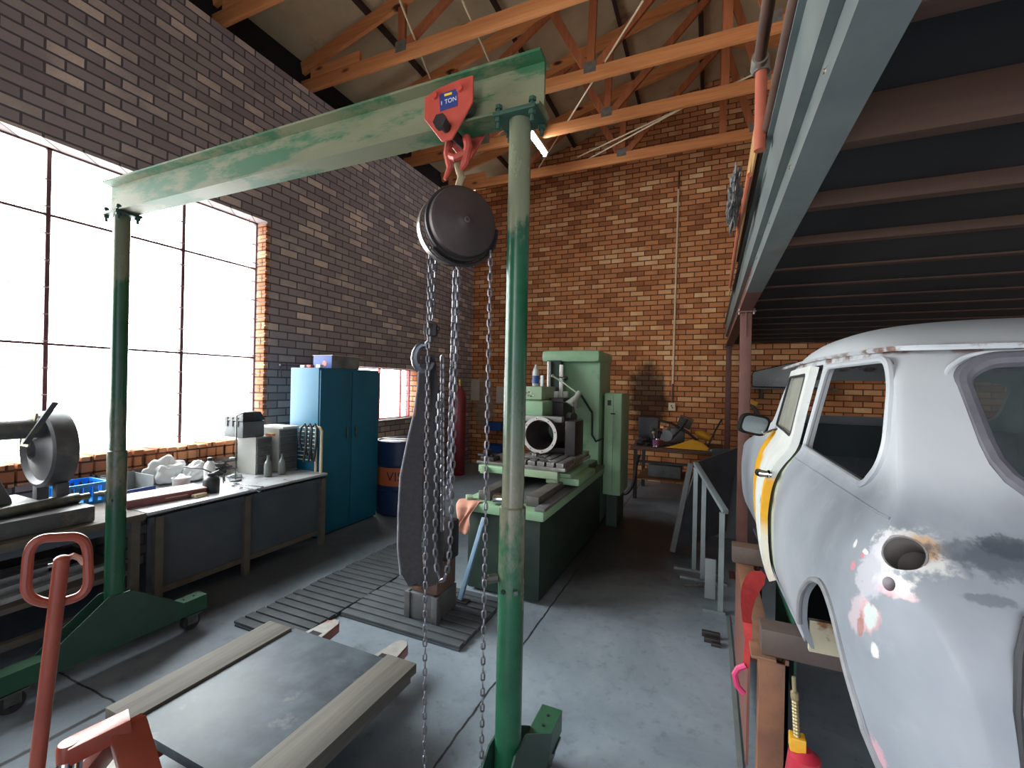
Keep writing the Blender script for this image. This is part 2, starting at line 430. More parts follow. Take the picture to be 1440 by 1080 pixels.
# ---------------------------------------------------------------- roof timbers
for X in (-3.55, -2.35, -1.15, -.2):
    mb = MB().box((X, (YB+YF)/2, roof_z(X)+.037), (.05, YB-YF, .07), Ry(-.239))
    nm = {-3.55: 'nearest the left wall', -2.35: 'second from the left wall', -1.15: 'third from the left wall', -.2: 'just left of the ridge'}[X]
    tag(mb.build('purlin', M['purlin']), 'dark timber purlin under the roof sheets, ' + nm, 'purlin', 'purlins')
CZ = 5.03
def chord_z(x): return 5.30 + .244*(x+4.4)
def truss():
    y = 0
    root = thing('roof_truss', '', 'roof truss', (XL, 0, CZ), 0, 'timber roof trusses')
    part(MB().box2((XL-.15, -.022, CZ), (4.55, .022, CZ+.15), .004), 'bottom_chord', M['pine_x'], root)
    part(MB().beam((XL-.15, 0, chord_z(XL-.15)+.075), (.1, 0, chord_z(.1)+.075), .044, .15, (0, 0, 1)), 'top_chord', M['pine_x'], root)
    part(MB().beam((.1, 0, chord_z(.1)+.075), (4.6, 0, chord_z(-4.4)+.075), .044, .15, (0, 0, 1)), 'top_chord', M['pine_x'], root)
    part(MB().box2((XL, -.02, CZ+.15), (XL+.75, .02, CZ+.27), .004), 'heel_wedge', M['pine_x'], root)
    for (a, b) in (((-3.08, CZ+.12), (-3.08, chord_z(-3.08)+.05)), ((-3.05, CZ+.14), (-1.75, chord_z(-1.75)+.04)), ((-1.33, CZ+.12), (-1.78, chord_z(-1.78)+.05)),
                   ((-1.3, CZ+.12), (-1.27, chord_z(-1.27)+.05)), ((-1.26, CZ+.12), (.02, chord_z(0)+.04)), ((.48, CZ+.12), (.1, chord_z(.1)+.05)), ((.1, CZ+.1), (.1, chord_z(.1)+.05)), ((.52, CZ+.12), (2.2, 5.9)), ((2.2, CZ+.1), (2.2, 5.9))):
        part(MB().beam((a[0], 0, a[1]), (b[0], 0, b[1]), .036, .09, (1, 0, 0)), 'web_member', M['pine_z'], root)
    for x in (-3.08, -1.3, .5):
        part(MB().box((x, -.024, CZ+.15), (.14, .003, .12)).box((x, .024, CZ+.15), (.14, .003, .12)), 'gusset_plate', M['galv'], root, label='galvanised nail plate')
    return root
tr0 = truss()
TR = [(2.81, 'timber roof truss nearest the camera, only its left end showing at the top edge'),
      (3.86, 'second timber roof truss, crossing just above the green gantry beam'),
      (4.93, 'third timber roof truss, running behind the right end of the green gantry beam'),
      (5.82, 'fourth timber roof truss, level with the fluorescent tube'),
      (6.91, 'farthest timber roof truss, close in front of the back brick wall')]
for i, (y, lab) in enumerate(TR):
    o = tr0 if i == 0 else copy_tree(tr0)
    o.location = (XL, y, CZ); o['label'] = lab
M['cream'] = pm('cream_plastic', (214, 196, 160), (226, 210, 178), 15, .5)
for a, b, lab in ((at(905, 0, Z=5.21), at(757, 237, Z=5.21), 'cream conduit slanting down across the roof trusses, the long one left of centre'),
                  (at(1080, 95, Z=5.26), at(812, 221, Z=5.26), 'cream conduit across the back trusses, upper of the parallel pair'),
                  (at(965, 149, Z=5.2), at(812, 232, Z=5.2), 'cream conduit across the back trusses, lower of the parallel pair'),
                  (at(562, 0, Z=5.21), at(605, 110, Z=5.21), 'thin cream conduit over the second truss, left one'),
                  (at(650, 0, Z=5.21), at(688, 86, Z=5.21), 'thin cream conduit over the second truss, right one')):
    tag(MB().cyl(a, b, .011, seg=8).build('conduit', M['cream']), lab, 'conduit', 'conduits in the roof')
# fluorescent tube
lt = thing('fluorescent_light', 'lit white fluorescent tube hanging under the fourth roof truss behind the gantry post', 'light', (-2.256, 5.8, 4.93))
M['tube'] = N('lit_tube').m
b = M['tube'].node_tree.nodes['Principled BSDF']; b.inputs['Emission Color'].default_value = (.9, .95, 1, 1); b.inputs['Emission Strength'].default_value = 45
part(MB().cyl((-2.256, 5.50, 4.95), (-2.256, 6.10, 4.95), .026, seg=12), 'tube', M['tube'], lt)
part(MB().box2((-2.30, 5.46, 4.975), (-2.21, 6.14, 5.03), .006).box2((-2.28, 5.46, 4.92), (-2.23, 5.5, 5.0)).box2((-2.28, 6.1, 4.92), (-2.23, 6.14, 5.0)), 'batten', M['cream'], lt)

# ---------------------------------------------------------------- back wall fittings
t = thing('wall_conduit', 'long white conduit running down the back brick wall to the socket', 'conduit', (-.56, 7.88, 1.3))
part(MB().cyl((-.535, 7.885, 4.9), (-.563, 7.885, 1.66), .016, seg=10), 'conduit_tube', M['cream'], t)
part(MB().cyl((-.563, 7.885, 1.66), (-.566, 7.885, 1.345), .012, seg=8), 'bare_cable', M['pipe_brown'], t); part(MB().cyl((-.53, 7.885, 5.2), (-.535, 7.885, 4.9), .012, seg=8), 'bare_cable', M['pipe_brown'], t)
t = thing('wall_socket', 'cream square electric socket on the back wall below the white conduit', 'socket', (-.568, 7.88, 1.22))
part(MB().box((-.568, 7.875, 1.277), (.11, .05, .13), None, .008), 'socket_box', M['cream'], t)
part(MB().box((-.575, 7.848, 1.29), (.02, .006, .02)).box((-.56, 7.848, 1.26), (.02, .006, .02)), 'socket_holes', M['black_hole'], t)

# ---------------------------------------------------------------- mezzanine along the right side
bx0, bx1, bz0, bz1 = .215, .31, 2.25, 2.74
t = thing('steel_beam', 'long grey steel beam carrying the mezzanine above the car', 'beam', (.26, 2.4, bz0))
zm = at(1167, 0, X=bx0).z; bz1 = at(1134, 0, X=bx0).z
pr = [(bx0, bz0), (bx1, bz0), (bx1, bz1-.02), (bx0+.045, bz1-.02), (bx0+.03, bz1-.02), (bx0+.03, bz0+.045), (bx0, bz0+.035)]
part(MB().prism(pr, (0, -2.7, 0), (1, 0, 0), (0, 0, 1), (0, 6.1, 0)), 'channel', M['steel_grey'], t, smooth=False)
part(MB().prism(pr, (0, 3.401, 0), (1, 0, 0), (0, 0, 1), (0, 4.45, 0)), 'channel', M['steel_brown'], t, label='rust brown far length of the beam', smooth=False)
part(MB().box2((bx0, -2.7, zm), (bx0+.029, 7.85, bz1-.008)).box2((bx0-.02, -2.7, bz1-.008), (bx0+.05, 7.85, bz1)), 'edge_angle', M['steel_grey'], t, smooth=False)
for y in (.9, 1.25, 1.75, 2.3, 2.9, 3.4, 3.8, 4.3, 4.9, 5.6):
    part(MB().lathe([(.011, 0), (.011, .008), (.006, .012), (.006, .016)], (bx0+.03, y, bz0+.10), (-1, 0, 0), 8), 'bolt', M['galv'], t)
def steel_post(x, y, z1, lab, w=.085):
    p = thing('steel_post', lab, 'post', (x, y, 0), 0, 'posts under the mezzanine beam')
    part(MB().box2((x-w/2, y-w/2, .012), (x+w/2, y+w/2, z1-.012), .006), 'shaft', M['steel_brown'], p)
    part(MB().box2((x-.09, y-.09, 0), (x+.09, y+.09, .012)), 'base_plate', M['steel_brown'], p)
    part(MB().box2((x-.07, y-.07, z1-.012), (x+.07, y+.07, z1)), 'cap_plate', M['steel_brown'], p)
    for dx in (-.055, .055): part(MB().cyl((x+dx, y-.06, z1-.03), (x+dx, y-.06, z1+.02), .009, seg=8), 'bolt', M['galv'], p)
    part(MB().box((x-.005, y-w/2-.006, z1-.11), (.012, .01, .2)), 'stiffener', M['steel_brown'], p)
steel_post(.27, 4.25, bz0, 'red brown square steel post under the mezzanine beam, left of the car mirror')
steel_post(.262, 7.72, bz0, 'dark square steel post against the back wall under the far end of the mezzanine beam', .075)
for i, y in enumerate([.55+.5*k for k in range(15)]):
    nm = ['nearest the camera', 'second from the camera', 'third from the camera', 'fourth from the camera', 'fifth from the camera'][i] if i < 5 else None
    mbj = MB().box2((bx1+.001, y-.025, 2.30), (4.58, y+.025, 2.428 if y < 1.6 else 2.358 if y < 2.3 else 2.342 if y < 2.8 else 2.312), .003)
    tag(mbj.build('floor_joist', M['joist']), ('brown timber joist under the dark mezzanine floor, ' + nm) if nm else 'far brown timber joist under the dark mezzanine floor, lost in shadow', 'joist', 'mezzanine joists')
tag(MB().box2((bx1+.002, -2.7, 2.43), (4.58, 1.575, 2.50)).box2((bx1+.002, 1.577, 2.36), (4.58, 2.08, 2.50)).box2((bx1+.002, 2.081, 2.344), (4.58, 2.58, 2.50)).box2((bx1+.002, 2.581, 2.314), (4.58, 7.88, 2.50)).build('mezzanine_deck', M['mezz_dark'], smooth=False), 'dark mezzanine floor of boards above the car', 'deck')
for i in range(3):
    pass
t = thing('hand_rail', 'brown pipe railing along the mezzanine edge with an orange upright', 'railing', (.2, 2.5, 2.79))
part(MB().cyl((.16, .2, 2.93), (.16, 2.05, 2.93), .022), 'rail', M['pipe_brown'], t)
part(MB().cyl((.195, .2, 2.66), (.195, 4.1, 2.66), .02), 'rail', M['pipe_brown'], t)
part(MB().cyl((.17, 2.08, 2.95), (.17, 2.08, 2.58), .022), 'upright', M['pipe_orange'], t)
part(MB().cyl((.17, 2.08, 2.96), (.17, 2.08, 2.90), .032, seg=12).cyl((.16, 2.02, 2.93), (.16, 2.10, 2.93), .03, seg=12), 'pipe_fitting', M['galv'], t)
part(MB().tube([(.15, 2.3, 2.58), (.14, 2.9, 2.55), (.145, 3.6, 2.56), (.148, 4.4, 2.5)], .012), 'lower_pipe', M['pipe_orange'], t)
b2 = bmesh.new(); bmesh.ops.create_icosphere(b2, subdivisions=5, radius=1)
for v in b2.verts:
    d = v.co.copy(); k = 1+.5*mnoise.noise(d*2.3)+.35*mnoise.noise(d*6)+.22*mnoise.noise(d*14)
    v.co = Vector((d.x*.028*k, d.y*.24*k, d.z*.045*k))
mb = MB().add(b2, (.10, 2.66, 2.60), Rx(-.2))
M['wool'] = pm('grey_wool', (120, 118, 116), (92, 92, 94), 40, .95, bump=.6)
tag(mb.build('insulation_scrap', M['wool']), 'tuft of grey insulation wool caught on the mezzanine railing', 'insulation')
M['ply'] = wmat((196, 152, 98), (150, 106, 62), 'plywood', 1, False)
tag(MB().prism([(2.12, 2.70), (2.2, 2.80), (4.4, 2.70), (5.2, 2.62), (5.2, 2.56), (3.4, 2.60), (2.12, 2.63)], (.163, 0, 0), (0, 1, 0), (0, 0, 1), (.008, 0, 0)).build('plywood_strip', M['ply']), 'splintered plywood strip fixed along the mezzanine edge', 'board')

# ---------------------------------------------------------------- the car body, raised on a steel cradle
# car coordinates: x inwards from the left flank, y forwards from the tail, z up from where its tyres would stand
car = thing('car', 'grey primed car shell with a yellow and white door raised on a brown cradle', 'car', (.3206, 1.106, .518), .042716)
HW = .705
def lerp(tab, x):
    if x <= tab[0][0]: return tab[0][1]
    for (a, b), (c, d) in zip(tab, tab[1:]):
        if x <= c:
            t = (x-a)/(c-a); return b+(d-b)*t
    return tab[-1][1]
def smooth_tab(tab, x, e=.025): return (lerp(tab, x-e)+2*lerp(tab, x)+lerp(tab, x+e))/4
INS = [(.16, .07), (.20, .035), (.28, .01), (.38, 0), (.52, -.004), (.64, .008), (.73, .035), (.79, .07), (.83, .098), (.88, .108), (1.0, .128), (1.2, .165), (1.3, .19)]
def pin(u):
    r = .27; v = 0
    if u < r: v = r-math.sqrt(max(0, r*r-(r-u)**2))
    r2 = .34; f = 3.05-u
    if f < r2: v = r2-math.sqrt(max(0, r2*r2-(r2-f)**2))
    t = min(1, max(0, (u-1.25)/.9)); return v*.85+.032*t*t*(3-2*t)
def side_v(u, w): return smooth_tab(INS, w)+pin(u)
OUT = [(0, .19), (.003, .28), (.006, .40), (.012, .52), (.024, .62), (.06, .69), (.115, .74), (.15, .775), (.18, .81), (.205, .84), (.26, .94), (.33, 1.06), (.385, 1.155), (.425, 1.205), (.48, 1.245), (.58, 1.285), (.75, 1.32),
       (1.0, 1.345), (1.3, 1.345), (1.55, 1.325), (1.75, 1.29), (1.9, 1.235), (1.97, 1.18), (2.06, 1.06), (2.2, .89), (2.26, .86), (2.5, .825), (2.75, .765), (2.9, .69), (3.0, .58), (3.035, .45), (3.045, .3), (3.05, .19)]
stations = []
for (a, b), (c, d) in zip(OUT, OUT[1:]):
    L_ = math.hypot(c-a, d-b); k = max(1, int(L_/.045))
    for i in range(k): stations.append((a+(c-a)*i/k, b+(d-b)*i/k))
stations.append(OUT[-1])
for _ in range(3):
    stations = [stations[0]]+[((p[0]+2*q[0]+r[0])/4, (p[1]+2*q[1]+r[1])/4) for p, q, r in zip(stations, stations[1:], stations[2:])]+[stations[-1]]
def section(u, top):
    w0 = .16; hc = min(.14, max(.012, (top-w0)*.5))
    if u < .5: hc = min(hc, .05+.09*max(0, (u-.38)/.12)) if top > .6 else min(hc, .05)
    wc = top-hc; pts = []; n1, n2 = 22, 16
    for i in range(n1):
        w = w0+(wc-w0)*i/n1; pts.append((side_v(u, w), w))
    vs = side_v(u, wc)
    for i in range(n2+1):
        th = PI/2*i/n2; ex = 2/2.9
        cv, sv = math.cos(th)**ex if i < n2 else 0, math.sin(th)**ex
        pts.append((HW-(HW-vs)*cv, wc+hc*sv))
    return pts
def shell_solid(t):
    """closed loft of the body sections; t > 0 gives the hollow inside, open downwards"""
    bm = bmesh.new(); rings = []
    for u, top in stations:
        p = section(u, top)
        if t: p = [(v+(HW-v)*t/.6, w-t*(w-.16)/.5 if w < .66 else w-t) for v, w in p]; p[0] = (p[0][0], .10); u = t+u*(3.05-2*t)/3.05
        full = p+[(2*HW-v, w) for v, w in reversed(p[:-1])]
        rings.append([bm.verts.new((v, u, w)) for v, w in full])
    for a, b in zip(rings, rings[1:]):
        for k in range(len(a)): bm.faces.new((a[k], a[(k+1) % len(a)], b[(k+1) % len(a)], b[k]))
    bm.faces.new(rings[0]); bm.faces.new(list(reversed(rings[-1])))
    bmesh.ops.recalc_face_normals(bm, faces=bm.faces)
    mb = MB(); mb.bm.free(); mb.bm = bm
    return mb
mb = shell_solid(0)

def car_mat():
    n = N('car_primer'); v = n.coord()
    a = n.noise(v, 1.7, 5, .55, .3); b = n.noise(v, 9, 5, .6)
    col = n.ramp(a, [(.32, rgb((112, 117, 126))), (.5, rgb((132, 138, 147))), (.68, rgb((152, 157, 164)))])
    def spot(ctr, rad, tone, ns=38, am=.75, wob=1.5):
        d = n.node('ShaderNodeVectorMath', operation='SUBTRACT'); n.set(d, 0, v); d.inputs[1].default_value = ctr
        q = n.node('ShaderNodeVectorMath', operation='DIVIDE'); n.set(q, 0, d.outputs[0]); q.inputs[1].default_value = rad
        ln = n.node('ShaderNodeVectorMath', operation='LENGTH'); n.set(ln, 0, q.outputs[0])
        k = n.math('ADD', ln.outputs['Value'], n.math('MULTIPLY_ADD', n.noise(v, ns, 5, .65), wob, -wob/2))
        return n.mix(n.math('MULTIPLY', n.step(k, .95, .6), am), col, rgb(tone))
    for (px, py), r_, t_ in (((1272, 775), (.11, .075, .06), (218, 217, 214)), ((1300, 770), (.04, .04, .035), (196, 150, 96)), ((1252, 820), (.06, .05, .032), (224, 220, 216)), ((1246, 830), (.05, .03, .012), (206, 140, 150)),
                             ((1228, 800), (.1, .05, .10), (180, 178, 188)), ((1206, 860), (.1, .035, .06), (188, 172, 178)), ((1222, 868), (.08, .028, .042), (196, 148, 152)), ((1223, 866), (.08, .019, .034), (186, 208, 204)), ((1210, 878), (.08, .011, .034), (150, 84, 68)),
                             ((1202, 765), (.06, .010, .014), (228, 226, 224)), ((1217, 776), (.06, .014, .009), (230, 228, 226)), ((1213, 781), (.06, .008, .008), (214, 96, 112)), ((1199, 795), (.06, .012, .014), (206, 120, 132)), ((1230, 915), (.06, .012, .02), (226, 224, 224)), ((1268, 835), (.06, .03, .014), (214, 180, 184)),
                             ((1380, 782), (.12, .06, .028), (78, 84, 94)), ((1425, 790), (.13, .07, .05), (84, 90, 100)), ((1420, 770), (.06, .04, .028), (62, 68, 76)), ((1395, 845), (.05, .02, .014), (96, 104, 112)), ((1232, 1060), (.05, .03, .05), (196, 150, 160))):  # dark tones: primer marks, and painted shade of the recess under the rear window
        h = on_car(px, py)[0]
        if h is not None: col = spot(tuple(h), r_, t_)
    up = n.node('ShaderNodeSeparateXYZ'); n.l.new(v, up.inputs[0])      # roof and pillars are mixed paler than the flanks
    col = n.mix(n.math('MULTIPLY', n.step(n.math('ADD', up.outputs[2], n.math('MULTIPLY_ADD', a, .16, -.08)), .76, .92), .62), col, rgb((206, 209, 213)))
    # rust and worn paint along the roof gutter and the window edges
    s = n.node('ShaderNodeSeparateXYZ'); n.l.new(v, s.inputs[0])
    gz = n.step(n.math('ABSOLUTE', n.math('SUBTRACT', s.outputs[2], 1.203)), .022, .004)
    col = n.mix(n.math('MULTIPLY', gz, n.step(n.noise(v, 11, 6, .7), .46, .6)), col, rgb((116, 88, 78)))
    col = n.mix(n.math('MULTIPLY', n.step(b, .56, .74), .3), col, rgb((164, 168, 172)))
    n.bump(b, .05, .003)
    return n.done(col, n.math('MULTIPLY_ADD', a, .3, .32), 0, .45)
M['dark_in'] = pm('car_inside', (44, 48, 54), (60, 62, 66), 5, .8)
M['cream_paint'] = pm('old_cream_paint', (176, 170, 148), (196, 188, 162), 7, .65, c3=(128, 84, 50), pscale=5, pa=.56, pb=.66)
M['rubber'] = pm('black_rubber', (36, 36, 40), (50, 50, 54), 12, .6)
M['chrome'] = pm('chrome', (214, 216, 220), (196, 198, 204), 8, .12, 1.0, bump=0)
M['car_glass'] = glass_mat('car_glass', (.5, .56, .58), gl=.1)
M['rear_glass'] = glass_mat('rear_glass', (.6, .66, .66), .28, (96, 104, 106), .08)
M['dusty_glass'] = glass_mat('dusty_glass', (.75, .77, .74), .74, (150, 150, 140), .05)
M['mirror'] = pm('mirror_face', (128, 138, 146), (116, 126, 134), 4, .25, .5, bump=0)

body = part(mb, 'body_shell', M['rubber'], car, local=True, angle=50)
def rounded(poly, r, n=5):
    out = []; m = len(poly)
    for i in range(m):
        p = Vector(poly[i]); a = (Vector(poly[i-1])-p); b = (Vector(poly[(i+1) % m])-p)
        k = min(r if not isinstance(r, (list, tuple)) else r[i], a.length*.45, b.length*.45)
        p1 = p+a.normalized()*k; p2 = p+b.normalized()*k
        for j in range(n+1):
            t = j/n; out.append(tuple((1-t)**2*p1+2*t*(1-t)*p+t*t*p2))
    return out
QW = rounded([(1.115, .84), (1.055, 1.178), (.47, 1.175), (.40, 1.10), (.345, .95), (.355, .89), (.41, .822)], [.03, .05, .08, .1, .1, .04, .02])
ARCH = rounded([(.80, .05), (.745, .24), (.66, .40), (.53, .50), (.40, .545), (.27, .50), (.18, .36), (.12, .18), (.08, .05)], .06)
RW = rounded([(.275, .845), (.262, 1.13), (.32, 1.175), (HW, 1.195), (2*HW-.32, 1.175), (2*HW-.262, 1.13), (2*HW-.275, .845), (HW, .80)], [.12, .05, .05, .2, .05, .05, .12, .3])
WS = rounded([(.22, .93), (.24, 1.14), (2*HW-.24, 1.14), (2*HW-.22, .93)], .06)
DOOR = rounded([(1.185, .2), (1.16, .45), (1.16, .83), (1.125, 1.19), (1.80, 1.19), (2.03, .85), (2.04, .2)], .02)
DW = rounded([(1.235, .875), (1.205, 1.15), (1.765, 1.15), (1.93, .875)], .03)
def side_cut(poly, both=True, v0=-.3, v1=None): return MB().prism(poly, (v0, 0, 0), (0, 1, 0), (0, 0, 1), (2*HW+.6 if both else v1-v0, 0, 0))
cutters = []
def cut(obj, mb):
    c = mb.build('cut', M['dark_in'], None, local=True, smooth=False); c.matrix_world = world_of(car)
    bo = obj.modifiers.new('b', 'BOOLEAN'); bo.operation = 'DIFFERENCE'; bo.solver = 'EXACT'; bo.object = c; cutters.append(c)
def bake(obj, keep_smooth=True):
    bpy.context.view_layer.update()
    dg = bpy.context.evaluated_depsgraph_get(); me = bpy.data.meshes.new_from_object(obj.evaluated_get(dg))
    me.name = obj.name; obj.modifiers.clear(); obj.data = me
    me.materials.clear(); me.materials.append(obj_mat[obj.name])
    me.polygons.foreach_set('material_index', [0]*len(me.polygons))
    me.polygons.foreach_set('use_smooth', [True]*len(me.polygons)); me.set_sharp_from_angle(angle=math.radians(40))
    for c in cutters: bpy.data.objects.remove(c)
    cutters.clear()
obj_mat = {}
car_inv = world_of(car).inverted()
def on_car(px, py):
    """point and outward normal of the bare body where the photograph shows it at a pixel"""
    o = car_inv @ Vector((0, 0, EYE)); d = (car_inv.to_3x3() @ (RT*((px-720)/FPX)+UP*((540-py)/FPX)+fw)).normalized()
    h = skin.ray_cast(o, d); return h[0], (h[1] if h[1].dot(d) < 0 else -h[1])
from mathutils.bvhtree import BVHTree
bmv = bmesh.new(); bmv.from_mesh(body.data); skin = BVHTree.FromBMesh(bmv)
LH, LN = on_car(1268, 776); SH, SN = on_car(1250, 821)
LN = (LN+Vector((-.35, 0, 0))).normalized()
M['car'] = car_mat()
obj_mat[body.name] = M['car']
cut(body, shell_solid(.02))
cut(body, side_cut(QW)); cut(body, side_cut(ARCH))
cut(body, MB().prism(RW, (0, -.2, 0), (1, 0, 0), (0, 0, 1), (0, .72, 0)))
cut(body, MB().prism(WS, (0, 1.95, 0), (1, 0, 0), (0, 0, 1), (0, .6, 0)))
cut(body, side_cut(DOOR, False, -.3, .3))
cut(body, side_cut(DW, False, 2*HW-.3, 2*HW+.3))
cut(body, MB().cyl(LH+LN*.06, LH-LN*.07, .040, seg=28))
cut(body, MB().cyl(SH+SN*.03, SH-SN*.05, .015, seg=16))
cut(body, MB().prism(rounded([(.07, .30), (.07, .305), (.1, .40), (.075, .40)], .01), (-.5, 0, .43), (0, 1, 0), (0, 0, 1), (.01, 0, 0)))
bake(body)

# door, hinged at its front edge and standing slightly ajar
hinge = Vector((.03, 2.03, 0)); RD = Matrix.Translation(hinge) @ Matrix.Rotation(math.radians(-2.6), 4, 'Z') @ Matrix.Translation(-hinge)
def ajar(o):
    o.data.transform(RD); o.data.update(); return o
bm = bmesh.new(); rows = []
nu, nw = 34, 44
for j in range(nw+1):
    w = .2+(1.185-.2)*j/nw; row = []
    for i in range(nu+1):
        uu0 = lerp([(.2, 1.25), (.45, 1.25), (.70, 1.22), (.83, 1.175), (1.185, 1.13)], w); uu1 = lerp([(.2, 2.035), (.85, 2.025), (1.185, 1.80)], w)
        u = uu0+(uu1-uu0)*i/nu; row.append(bm.verts.new((side_v(u, w)-.004, u, w)))
    rows.append(row)
for a, b in zip(rows, rows[1:]):
    for i in range(nu): bm.faces.new((a[i], a[i+1], b[i+1], b[i]))
bmesh.ops.recalc_face_normals(bm, faces=bm.faces)
if sum(f.normal.x for f in bm.faces) > 0: bmesh.ops.reverse_faces(bm, faces=bm.faces)
mb = MB(); mb.bm.free(); mb.bm = bm
def door_mat():
    n = N('door_paint'); v = n.coord(); s = n.node('ShaderNodeSeparateXYZ'); n.l.new(v, s.inputs[0])
    w1 = n.math('MULTIPLY_ADD', n.noise(v, 4, 5, .6, .4), .24, -.12); w2 = n.math('MULTIPLY_ADD', n.noise(v, 3.2, 5, .6, .2), .30, -.15)
    y = n.math('ADD', s.outputs[1], w1); z = n.math('ADD', s.outputs[2], w2)
    white = n.math('MULTIPLY', n.math('MULTIPLY', n.step(y, 1.10, 1.14), n.step(y, 1.74, 1.66)), n.step(z, .10, .20))
    low = n.math('MULTIPLY', n.step(s.outputs[2], .70, .66), n.step(n.math('ADD', s.outputs[1], n.math('MULTIPLY', n.step(z, .62, .40), .05)), 1.31, 1.275))
    white = n.math('MULTIPLY', white, n.math('SUBTRACT', 1, low))
    white = n.math('MAXIMUM', white, n.step(n.math('ADD', s.outputs[2], n.math('MULTIPLY', w1, .2)), .70, .74))
    white = n.math('MULTIPLY', white, n.step(n.math('ADD', s.outputs[1], n.math('MULTIPLY', w1, .3)), 1.83, 1.78))
    white = n.math('MAXIMUM', white, n.step(s.outputs[2], .835, .845))
    col = n.mix(white, n.ramp(n.noise(v, 6), [(.3, rgb((222, 158, 20))), (.7, rgb((240, 184, 40)))]), n.ramp(n.noise(v, 7), [(.3, rgb((206, 210, 208))), (.7, rgb((226, 228, 224)))]))
    col = n.mix(n.step(n.noise(v, 10, 6, .7), .66, .72), col, rgb((116, 112, 100)))
    return n.done(col, .4)
M['door'] = door_mat()
door = part(mb, 'door', M['door'], car, label='yellow and white door, slightly ajar', local=True)
obj_mat[door.name] = M['door']
sm = door.modifiers.new('s', 'SOLIDIFY'); sm.thickness = .03; sm.offset = -1
cut(door, side_cut(DW, False, -.3, .3)); bake(door); ajar(door)
def on_side(u, w, off=0): return (side_v(u, w)-off, u, w)
def glass_side(poly, off, flip=False):
    b2 = bmesh.new(); vs = [b2.verts.new((side_v(u, w)+off if not flip else 2*HW-side_v(u, w)-off, u, w)) for u, w in poly]
    f = b2.faces.new(vs); ex = bmesh.ops.extrude_face_region(b2, geom=[f]); bmesh.ops.translate(b2, vec=(.004, 0, 0), verts=[e for e in ex['geom'] if isinstance(e, bmesh.types.BMVert)])
    bmesh.ops.recalc_face_normals(b2, faces=b2.faces); return MB().add(b2)
gw = part(glass_side(DW, .014), 'door_window', M['dusty_glass'], door, label='dusty door window', local=True, smooth=False); ajar(gw)
ajar(part(MB().tube([on_side(u, w, .003) for u, w in DW], .006, 8, True), 'window_channel', M['rubber'], door, local=True))
hd = MB().tube([(.03, 1.195, .70), (-.012, 1.205, .70), (-.018, 1.235, .698), (-.016, 1.275, .695), (-.008, 1.29, .695)], [.012, .016, .017, .015, .010], 10)
hd.lathe([(.018, 0), (.018, .008), (.012, .012)], (.022, 1.20, .70), (-1, 0, 0), 14)
ajar(part(hd, 'door_handle', M['chrome'], door, label='chrome door handle', local=True))
M['soot'] = pm('black_shell', (12, 12, 14), (18, 18, 20), 8, .7, spec=.2)
MC = car_inv @ at(1061, 597, Y=2.98); MC = Vector(MC)
mr = MB().tube([(.13, 1.78, .865), (.10, MC.y-.03, .85), tuple(MC+Vector((.05, .01, -.05))), tuple(MC+Vector((.02, .012, -.02)))], .008, 8)
part(mr, 'mirror_arm', M['chrome'], door, local=True)
Rm_ = Matrix.Rotation(math.radians(12), 3, 'Z') @ Matrix.Rotation(math.radians(14), 3, 'Y')
mh = rounded([(-.08, -.066), (.078, -.058), (.086, .066), (-.076, .056)], .045, 6)
part(MB().prism(mh, MC, Rm_ @ Vector((1, 0, 0)), Rm_ @ Vector((0, 0, 1)), Rm_ @ Vector((0, .045, 0)), .004), 'mirror_housing', M['soot'], door, label='black door mirror', local=True)
part(MB().prism([(a_*.82, b_*.78) for a_, b_ in mh], MC+Rm_ @ Vector((0, -.003, 0)), Rm_ @ Vector((1, 0, 0)), Rm_ @ Vector((0, 0, 1)), Rm_ @ Vector((0, .003, 0))), 'mirror_glass', M['mirror'], door, local=True, smooth=False)

# glazing, trims, gutter
part(MB().tube([on_side(u, w, .002) for u, w in QW], .011, 8, True), 'quarter_window_rim', M['car'], car, local=True)
part(glass_side([(u*.999+.0007, w) for u, w in QW], .016, True), 'far_quarter_window', M['car_glass'], car, local=True, smooth=False)
def rw_u(w): return lerp([(.80, .18), (.84, .205), (.94, .26), (1.06, .33), (1.155, .385), (1.205, .425)], w)
RWi = [(HW+(x-HW)*.985, 1.0+(z-1.0)*.97) for x, z in RW]
b2 = bmesh.new(); f = b2.faces.new([b2.verts.new((x, rw_u(z)+.02, z)) for x, z in RWi])
ex = bmesh.ops.extrude_face_region(b2, geom=[f]); bmesh.ops.translate(b2, vec=(0, .004, 0), verts=[e for e in ex['geom'] if isinstance(e, bmesh.types.BMVert)])
part(MB().add(b2), 'rear_window', M['rear_glass'], car, local=True, smooth=False)
def rear_v_off(x):     # the rear pane bows round at its ends
    d = min(x, 2*HW-x); return max(0, (.36-d))*.25
part(MB().tube([(x, rw_u(z)+.004+rear_v_off(x), z) for x, z in [(HW+(x-HW)*.965, 1.0+(z-1.0)*.95) for x, z in RW]], .022, 10, True), 'rear_window_seal', pm('grey_seal', (72, 72, 80), (100, 99, 107), 10, .6, c3=(112, 110, 118), pscale=6), car, label='grey rear window seal', local=True)
part(MB().tube([(HW+(x-HW)*1.035, rw_u(1.0+(z-1.0)*1.03)-.002+rear_v_off(x), 1.0+(z-1.0)*1.05) for x, z in RW], .006, 8, True), 'rear_window_lip', M['car'], car, local=True)
gp = []
for k in range(20): gp.append((side_v(1.0, 1.2)-.006, 1.95-k*(1.95-.56)/19, 1.205+.012*math.sin(k/19*PI)))
gp += [(.172, .50, 1.205), (.195, .445, 1.203), (.25, .415, 1.202), (.40, .412, 1.205), (.705, .412, 1.207)]
gp = gp+[(2*HW-x, y, z) for x, y, z in reversed(gp[:-1])]
